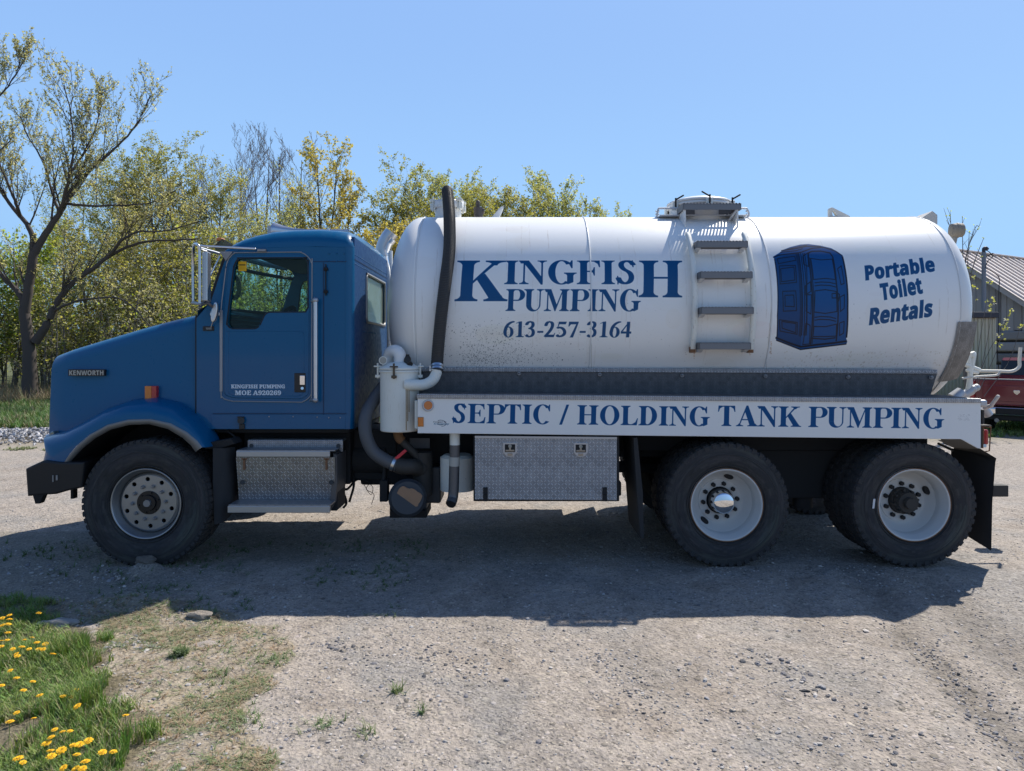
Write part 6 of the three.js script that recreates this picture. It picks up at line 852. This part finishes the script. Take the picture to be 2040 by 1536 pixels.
// ---- fittings on top and at the rear ------------------------------------------
{
  const zt = -1.25, s = sub('inlet_dome', T, 'white flanged inlet under the black hose'), cx = PX(893, zt), lv = (y, r) => new THREE.Vector2(r, y);
  obj('neck', [new THREE.LatheGeometry([lv(3.12, 0.135), lv(3.30, 0.135), lv(3.30, 0.16), lv(3.335, 0.16), lv(3.34, 0.16), lv(3.375, 0.16), lv(3.385, 0.12), lv(3.39, 0.001)], 40).translate(cx, 0, zt)], white, s);
  for (let k = 0; k < 6; k++) { const a = -1.2 + k * 1.047, x = cx + 0.16 * Math.sin(a), zz = zt + 0.16 * Math.cos(a); obj('clamp', [box(x - 0.028, x + 0.028, 3.28, 3.35, zz - 0.028, zz + 0.028, 0.008), cyl(V(x, 3.26, zz + 0.03), V(x, 3.40, zz + 0.03), 0.008, 0.008, 8), box(x - 0.03, x + 0.03, 3.36, 3.385, zz - 0.02, zz + 0.04, 0.006)], whiteOld, s); }
  obj('dome_valve', [cyl(PP(953, 436, zt), PP(953, 414, zt), 0.045, 0.05, 18), cyl(PP(953, 421, zt), PP(965, 421, zt), 0.03, 0.03, 14), cyl(PP(952, 414, zt), PP(952, 404, zt), 0.016, 0.022, 12), ball(PP(952, 403, zt), 0.022, 10)], std([0.10, 0.085, 0.08], 0.6, 0.4), T);
  obj('lifting_eye', [extr(roundPts(pxy(zt, [[976, 437], [998, 412], [1003, 411], [1003, 416], [994, 436]]), 0.02), zt - 0.02, zt + 0.02, 0.006, [])], white, T);
  obj('lifting_eye', [extr(roundPts(pxy(zt, [[1650, 436], [1650, 416], [1656, 413], [1692, 431], [1694, 437]]), 0.02), zt - 0.02, zt + 0.02, 0.006, [roundPts(pxy(zt, [[1656, 432], [1655, 420], [1661, 420], [1668, 432]]), 0.015)])], std([0.55, 0.54, 0.5], 0.6), T);
  const zb = -1.2; obj('rear_box', [extr(pxy(zb, [[1833, 436], [1858, 420], [1868, 428], [1868, 455], [1850, 452]]), zb - 0.25, zb, 0.006)], std([0.5, 0.49, 0.46], 0.65), T);
  const wl = sub('work_lamp', T, 'round beige work lamp at the tank rear'); const wx = PX(1905, zb); obj('lamp_housing', [lathe([[0.001, -0.06], [0.066, -0.055], [0.072, -0.02], [0.072, 0.0], [0.077, 0.0], [0.077, 0.02], [0.07, 0.03], [0.07, 0.055], [0.055, 0.068], [0.001, 0.07]], 32).rotateY(Math.PI / 2 - 0.25).translate(wx, PY(459, zb), zb)], std([0.25, 0.225, 0.185], 0.7), wl); obj('stalk', [cyl(V(wx - 0.04, PY(495, zb), zb), V(wx - 0.01, PY(470, zb), zb), 0.025)], std([0.3, 0.28, 0.24], 0.7), wl);
  // stone guard that hugs the rear head
  const gz = [[1916, 691, 1899, 691], [1913, 712, 1894, 716], [1905, 742, 1884, 748], [1895, 770, 1872, 776], [1888, 788, 1878, 788]];
  const guard = []; const prof = (a) => { const t = a; return t; }; for (let i = 0; i <= 10; i++) { const th = (-46 + 38 * i / 10) * Math.PI / 180 - 0.02; guard.push([-0.0, 0.09, 0.15].map((dx, k) => { const rr = TR + 0.012, cx = X1 - 0.03 + dx * 1.35, sh = k === 0 ? rr : k === 1 ? rr * 0.985 : rr * 0.955; return V(cx, TY + sh * Math.sin(th), TZ + sh * Math.cos(th)); })); }
  { const g = loft(guard, true), p = g.attributes.position, u = g.attributes.uv; for (let i = 0; i < p.count; i++) u.setXY(i, p.getX(i), p.getY(i)); obj('stone_guard', [g], treadGuard, T); }
  const re = sub('rear_fittings', T, 'white rear door clamps and lever bars'), q = -0.9;
  obj('clamp_bar', [...rod([PP(1930, 708, q), PP(1934, 770, q), PP(1920, 800, q)], 0.02, 12), ...rod([PP(1940, 705, q), PP(1926, 790, q)], 0.022, 12), cyl(PP(1934, 702, q), PP(1937, 710, q), 0.035), ...rod([PP(1925, 727, q), PP(1950, 737, q)], 0.022), ...rod([PP(1928, 738, q), PP(1946, 742, q)], 0.02)], whiteOld, re);
  obj('lever_bar', [tube([PP(1916, 754, q + 0.1), PP(1950, 750, q + 0.1), PP(1984, 747.5, q + 0.1), PP(1992, 740, q + 0.1)], 0.011, 40, 8), tube([PP(1944, 739, q - 0.15), PP(1990, 739.5, q - 0.15), PP(2016, 739.5, q - 0.15), PP(2030, 731, q - 0.15), PP(2031, 716, q - 0.15), PP(2033, 692, q - 0.15)], 0.016, 60, 8)], std([0.6, 0.58, 0.52], 0.6), re);
  obj('drain_valve', [cyl(PP(1900, 795, q + 0.2), PP(1916, 780, q + 0.2), 0.065, 0.05, 20), cyl(PP(1918, 788, q), PP(1936, 778, q), 0.04), ball(PP(1938, 775, q), 0.04), ball(PP(1945, 772, q), 0.035), cyl(PP(1958, 812, -0.5), PP(1970, 827, -0.5), 0.045, 0.04)], std([0.45, 0.46, 0.48], 0.45, 0.5), re);
  obj('valve_lever', [...rod([PP(1974, 809, -0.4), PP(1988, 790, -0.35)], 0.016), ...rod([PP(1962, 812, -0.45), PP(1975, 808, -0.4)], 0.018)], std([0.6, 0.55, 0.5], 0.6), re);
  obj('rear_plate', [pbox(1956, 816, 1962, 850, -0.15, -0.6, 0.01), pbox(1956, 847, 1976, 850, -0.02, -0.4, 0.004)], greasy, re);
  const tl = sub('tail_lamp', T, 'red tail lamp in a wire guard'); obj('lamp_base', pbox(1954, 850, 1960, 893, -0.05, -0.4, 0.004), greasy, tl); obj('lens', pbox(1960, 856, 1970, 886, -0.08, -0.35, 0.012), red, tl); obj('reflector', cyl(PP(1962, 888, -0.06), PP(1962, 888, -0.04), 0.014), alu, tl); obj('guard', [...rod([PP(1957, 850, -0.05), PP(1974, 851, -0.05), PP(1971, 898, -0.05), PP(1962, 900, -0.05)], 0.005, 6), ...rod([PP(1959, 852, -0.05), PP(1958, 892, -0.05)], 0.005, 6)], rust, tl);
  const mf = sub('rear_mud_flap', T, 'black rear mud flap hung from a sloping bracket'); obj('flap', [loft([[PP(1895, 893, -0.55), PP(1890, 990, -0.55), PP(1882, 1045, -0.5)], [PP(1940, 902, -0.28), PP(1934, 1000, -0.28), PP(1930, 1070, -0.26)], [PP(1982, 922, -0.03), PP(1976, 1000, -0.03), PP(1974, 1097, -0.02)]]), loft([[PP(1983, 922, -0.04), PP(1977, 1000, -0.04), PP(1975, 1096, -0.03)], [PP(1941, 902, -0.29), PP(1935, 1000, -0.29), PP(1931, 1068, -0.27)], [PP(1896, 893, -0.56), PP(1891, 990, -0.56), PP(1883, 1044, -0.51)]])], dark, mf);
  obj('bracket', [loft([[PP(1866, 876, -0.6), PP(1930, 880, -0.05)], [PP(1900, 890, -0.6), PP(1985, 913, -0.03)], [PP(1900, 897, -0.6), PP(1982, 926, -0.03)]]), ...rod([PP(1870, 884, -0.45), PP(1898, 897, -0.45)], 0.012)], std([0.05, 0.05, 0.052], 0.7), mf);
  obj('tow_pipe', [pbox(1968, 967, 2010, 990, -0.75, -0.85, 0.01)], greasy, T);
}
// ---------------------------------------------------------------- behind on the right: barn, shed, post, pickup, sapling
{
  const b = thing('barn', 'weathered log and board barn with a ribbed metal roof behind the tank', 'barn', V(14.9, 0, -18.0)); b.rotation.y = -Math.PI / 3; b.userData.local = true;
  const pitch = 38 * Math.PI / 180, ridge = 5.3, roofY = (x) => ridge - Math.abs(x) * Math.tan(pitch), r = rng(61), tones = [0.30, 0.36, 0.25, 0.42, 0.33].map((v) => std([v * 1.02, v * 0.98, v * 0.96], 0.95, 0, { bumpMap: barkTex, bumpScale: 0.004 })), lo = [0.28, 0.22, 0.35].map((v) => std([v, v * 0.97, v * 0.95], 0.95, 0, { bumpMap: barkTex, bumpScale: 0.006 }));
  const W = 4.0, wall = sub('gable_wall', b), side = sub('log_wall', b);
  obj('wall_back', [extr([[-W, 0], [W, 0], [W, roofY(W) - 0.1], [0, ridge - 0.12], [-W, roofY(W) - 0.1]], -0.2, -0.1, 0)], std([0.03, 0.028, 0.026], 1), b);
  const wallBack = b.children.at(-1); wallBack.name = 'wall_backing';
  let x = -1.2; while (x < W - 0.05) { const w = 0.15 + 0.09 * r(), x1 = Math.min(W, x + w), y0 = 2.55 - 0.12 * r(), d = 0.03 * r(); obj('plank', [extr([[x + 0.006, y0], [x1 - 0.006, y0 + 0.02 * (r() - 0.5)], [x1 - 0.006, roofY(x1) - 0.13], [x + 0.006, roofY(x) - 0.13]], -0.04 + d * 0.3, 0.0 + d, 0.004)], tones[Math.floor(r() * 5)], wall); x = x1; }
  for (let k = 0; k < 7; k++) { const y = 0.18 + k * 0.36; obj('log', [box(-1.4, W + 0.25 * r(), y - 0.15, y + 0.15, -0.1, 0.06 + 0.03 * r(), 0.07)], lo[k % 3], side); if (k) obj('chinking', [box(-1.4, W, y - 0.225, y - 0.14, -0.1, 0.01, 0.01)], std([0.04, 0.037, 0.034], 1), side); }
  obj('side_wall', [box(W - 0.1, W, 0, roofY(W) - 0.15, -12, 0, 0.01), box(-W, -W + 0.1, 0, roofY(W) - 0.15, -12, 0, 0.01), box(-W, W, 0, 2.3, -12, -11.9, 0.01)], tones[2], b);
  const rf = sub('roof', b), tin = std([0.72, 0.63, 0.56], 0.55, 0.0), slope = (s) => { const g = []; const L = (W + 0.45) / Math.cos(pitch), n = 30, len = 12.9; for (let k = 0; k < n; k++) { const z = 0.4 - (k + 0.5) * len / n; g.push(box(0, L, 0, 0.012, z - len / n / 2, z + len / n / 2, 0.001)); g.push(box(0, L, 0.012, 0.065, z - 0.05, z + 0.05, 0.02)); } const m = mergeGeometries(clean([g])); m.rotateZ(-pitch); if (s < 0) m.rotateY(Math.PI); m.translate(0, ridge, s < 0 ? -12.1 : 0); return m; };
  const a = obj('sheet_roof', [slope(1), slope(-1)], tin, rf); a.userData.kind = 'stuff'; obj('ridge_cap', [box(-0.14, 0.14, ridge + 0.01, ridge + 0.06, -12.5, 0.4, 0.02)], tin, rf);
  obj('verge_board', [box(0, (W + 0.4) / Math.cos(pitch), -0.16, -0.01, 0.30, 0.34, 0.004).rotateZ(-pitch).translate(0, ridge, 0), box(-(W + 0.4) / Math.cos(pitch), 0, -0.16, -0.01, 0.30, 0.34, 0.004).rotateZ(pitch).translate(0, ridge, 0)], tones[3], rf);
}
{
  const z = CD - 19.5, x1 = PX(1982, z), s = thing('metal_shed', 'narrow olive ribbed metal shed standing in front of the barn', 'shed', V(x1 - 0.9, 0, z)), y1 = PY(633, z), ol = std([0.52, 0.50, 0.35], 0.55, 0.02);
  const ribs = []; for (let k = 0; k < 20; k++) { const x = x1 - 0.04 - k * 0.1; ribs.push(box(x - 0.034, x + 0.034, 0.05, y1 - 0.01, z - 0.02, z + 0.02, 0.008)); }
  obj('wall', [box(x1 - 2, x1, 0, y1, z - 1.6, z, 0.01), box(x1 - 0.02, x1 + 0.02, 0, y1, z - 0.02, z + 0.03, 0.01)], ol, s); const rb = obj('rib', ribs, ol, s); rb.userData.kind = 'stuff';
  obj('roof', [box(x1 - 2.1, x1 + 0.05, y1, PY(622, z), z - 1.7, z + 0.1, 0.01)], std([0.045, 0.05, 0.06], 0.6), s);
}
{
  const z = CD - 20.8, b = PP(1960, 700, z), s = thing('utility_post', 'tall grey metal post with a drooping wire beside the shed', 'post', V(b.x, 0, z)), top = PY(496, z);
  obj('pole', [cyl(V(b.x, 0, z), V(b.x, top - 0.1, z), 0.062, 0.058, 16)], std([0.22, 0.235, 0.26], 0.5, 0.4), s);
  obj('cap', [tube([V(b.x, top - 0.12, z), V(b.x, top, z), V(b.x + 0.06, top + 0.03, z), V(b.x + 0.11, top - 0.02, z)], 0.05, 14, 10)], std([0.05, 0.05, 0.06], 0.6), s);
  obj('wire', [tube([[1962, 497], [1972, 503], [1977, 512], [1968, 520], [1964, 533], [1975, 540], [1986, 548], [1991, 556], [1990, 580], [1990, 640], [1987, 700], [1992, 760]].map(([a, c]) => PP(a, c, z + 0.2)), 0.011, 90, 6), ...rod([PP(1962, 512, z), PP(1978, 505, z)], 0.02, 6)], black, s);
}
{ // young shrub with opening buds between barn and truck
  const z = CD - 15.5, at = V(PX(1925, z), 0, z), s = thing('sapling', 'young shrub with opening yellow green buds in front of the barn', 'shrub', at), r = rng(71), W = new Tubes(), L = new Leaves();
  const shoot = (l, n0) => { const c = new THREE.CatmullRomCurve3(l.map(([a, b]) => PP(a, b, z + 0.5 * (r() - 0.5)))), p = c.getPoints(14); W.add(p, p.map((_, k) => 0.016 - 0.011 * k / 14), 5); for (let k = 2; k <= 14; k += 1) { if (r() < 0.5) { const e = p[k].clone().add(V((r() - 0.5) * 0.25, 0.12 + 0.1 * r(), (r() - 0.5) * 0.2)); W.add([p[k], e], [0.006, 0.003], 3); for (let m = 0; m < n0; m++) L.add(e.clone().add(V((r() - 0.5) * 0.03, (r() - 0.5) * 0.03, 0)), 0.035, r, fresh[0]); } } for (let m = 0; m < 5; m++) L.add(p[14], 0.04, r, fresh[2]); };
  shoot([[1925, 800], [1915, 600], [1925, 510], [1945, 450], [1950, 452]], 1); shoot([[1925, 800], [1925, 600], [1942, 520], [1960, 474]], 1); shoot([[1925, 800], [1910, 600], [1900, 480], [1885, 430]], 1); shoot([[1925, 800], [1918, 620], [1918, 500], [1917, 432]], 1); shoot([[1925, 800], [1930, 600], [1928, 520], [1931, 462]], 1); shoot([[1925, 800], [1905, 560], [1896, 470], [1893, 428]], 1); shoot([[1925, 800], [1920, 560], [1930, 490], [1948, 455]], 1); shoot([[1925, 800], [1935, 640], [1925, 535], [1956, 512]], 1);
  for (const [a, b, n] of [[1926, 533, 9], [1938, 553, 7], [1940, 568, 8], [1945, 575, 5], [1945, 598, 4], [1967, 562, 7], [1976, 560, 4], [1974, 565, 4], [1978, 594, 9], [1965, 601, 7], [1972, 608, 8], [1974, 616, 5], [1971, 620, 5], [2015, 617, 6], [2012, 626, 4], [2005, 637, 8], [2003, 643, 8], [1995, 647, 6], [2001, 652, 5], [2008, 655, 7], [2034, 648, 9], [2030, 652, 5], [1990, 668, 8], [1996, 667, 5], [2000, 656, 5], [1984, 682, 4], [1994, 689, 6], [2002, 676, 4], [1980, 604, 4]]) for (let m = 0; m < n; m++) L.add(PP(a + 5 * (r() - 0.5), b + 5 * (r() - 0.5), z + 0.3 * (r() - 0.5)), 0.05, r, [[0.42, 0.44, 0.06], [0.5, 0.5, 0.09]][m % 2]);
  for (const l of [[[1940, 760], [1955, 660], [1965, 600], [1967, 560]], [[1950, 780], [1985, 700], [2000, 650], [2015, 615]], [[1960, 790], [2010, 720], [2030, 660], [2036, 640]], [[1935, 760], [1940, 640], [1930, 540]], [[1945, 760], [1975, 690], [1990, 668], [2003, 640]], [[1945, 780], [1970, 660], [1978, 592]]]) { const p = new THREE.CatmullRomCurve3(l.map(([a, b]) => PP(a, b, z))).getPoints(10); W.add(p, p.map((_, k) => 0.009 - 0.005 * k / 10), 4); }
  const a = new THREE.Mesh(W.geo(at), barkGrey); a.name = 'stem'; const b = new THREE.Mesh(L.geo(at), leafMat); b.name = 'leaves'; s.add(a, b);
}
{ // red pickup seen from its tail
  const d = 15.5, p = thing('pickup_truck', 'dark red pickup truck parked tail first beyond the tank', 'pickup truck', V(PX(2026, CD - d), 0, CD - d)); p.rotation.y = -0.84; p.userData.local = true;
  const paint = new THREE.MeshPhysicalMaterial({ color: col(0.17, 0.006, 0.016), roughness: 0.3, clearcoat: 1, clearcoatRoughness: 0.06 }), B = (...a) => box(...a);
  obj('bed', [B(-1.0, -0.93, 0.62, 1.22, -2.4, -0.06, 0.03), B(0.93, 1.0, 0.62, 1.22, -2.4, -0.06, 0.03), B(-0.95, 0.95, 0.62, 0.7, -2.4, -0.1, 0.01), B(-0.95, 0.95, 0.6, 1.2, -2.42, -2.36, 0.01)], paint, p);
  obj('tailgate', [B(-0.80, 0.80, 0.64, 1.20, -0.06, 0.0, 0.025), B(-0.66, 0.66, 0.72, 1.08, -0.02, 0.012, 0.02)], paint, p);
  obj('bed_rail', [B(-1.01, -0.9, 1.215, 1.24, -2.4, -0.02, 0.01), B(0.9, 1.01, 1.215, 1.24, -2.4, -0.02, 0.01), B(-0.88, 0.88, 1.2, 1.225, -0.06, 0.01, 0.008)], std([0.3, 0.31, 0.32], 0.5), p);
  for (const s of [-1, 1]) obj('tail_light', [B(s * 0.81, s * 0.98, 0.74, 1.18, -0.08, 0.01, 0.02)], red, p);
  obj('bumper', [B(-1.0, 1.0, 0.42, 0.60, -0.02, 0.2, 0.05)], chrome, p); obj('bumper_step', [B(-0.36, 0.36, 0.45, 0.585, 0.15, 0.21, 0.02), B(-0.9, 0.9, 0.3, 0.42, -0.1, 0.1, 0.03)], black, p);
  obj('emblem', [extr(roundPts([[-0.06, 0.98], [0.06, 0.98], [0.06, 0.93], [0, 0.87], [-0.06, 0.93]], 0.02), 0.012, 0.024, 0.004)], chrome, p);
  const cabp = [[-2.42, 0.62], [-2.42, 1.24], [-2.47, 1.26], [-4.4, 1.26], [-4.5, 1.25], [-5.6, 1.15], [-5.75, 0.6]].map(([z, y]) => [-z, y]);
  obj('cab', [extr(cabp, -0.96, 0.96, 0.07).rotateY(Math.PI / 2)], paint, p); obj('glass_house', [extr([[2.44, 1.24], [2.56, 1.62], [3.9, 1.62], [4.45, 1.25]], -0.9, 0.9, 0.03).rotateY(Math.PI / 2)], std([0.012, 0.014, 0.017], 0.08), p); obj('cab_roof', [extr([[2.54, 1.61], [2.62, 1.68], [3.8, 1.69], [3.98, 1.61]], -0.88, 0.88, 0.03).rotateY(Math.PI / 2)], paint, p);
  for (const s of [-1, 1]) for (const z of [-1.2, -4.75]) { const w = sub('wheel', p); obj('tyre', [lathe([[0.24, -0.1], [0.34, -0.13], [0.38, -0.11], [0.385, 0.11], [0.34, 0.13], [0.24, 0.1]], 32).rotateY(Math.PI / 2).translate(s * 0.84, 0.385, z)], rubberDark, w); obj('rim', [cyl(V(s * 0.86, 0.385, z), V(s * 0.95, 0.385, z), 0.23, 0.2, 24)], alu, w); }
  obj('exhaust_pipe', [cyl(V(-0.35, 0.33, -1.2), V(-0.35, 0.3, 0.12), 0.045, 0.045, 16)], steel, p); obj('underbody', [B(-0.8, 0.8, 0.35, 0.62, -5.3, -0.15, 0.05), B(-0.7, 0.7, 0.26, 0.40, -1.3, -1.1, 0.05)], black, p);
}
// ---------------------------------------------------------------- done
scene.traverse((m) => { if (m.isMesh) { m.castShadow = true; m.receiveShadow = true; } });
renderer.render(scene, camera);
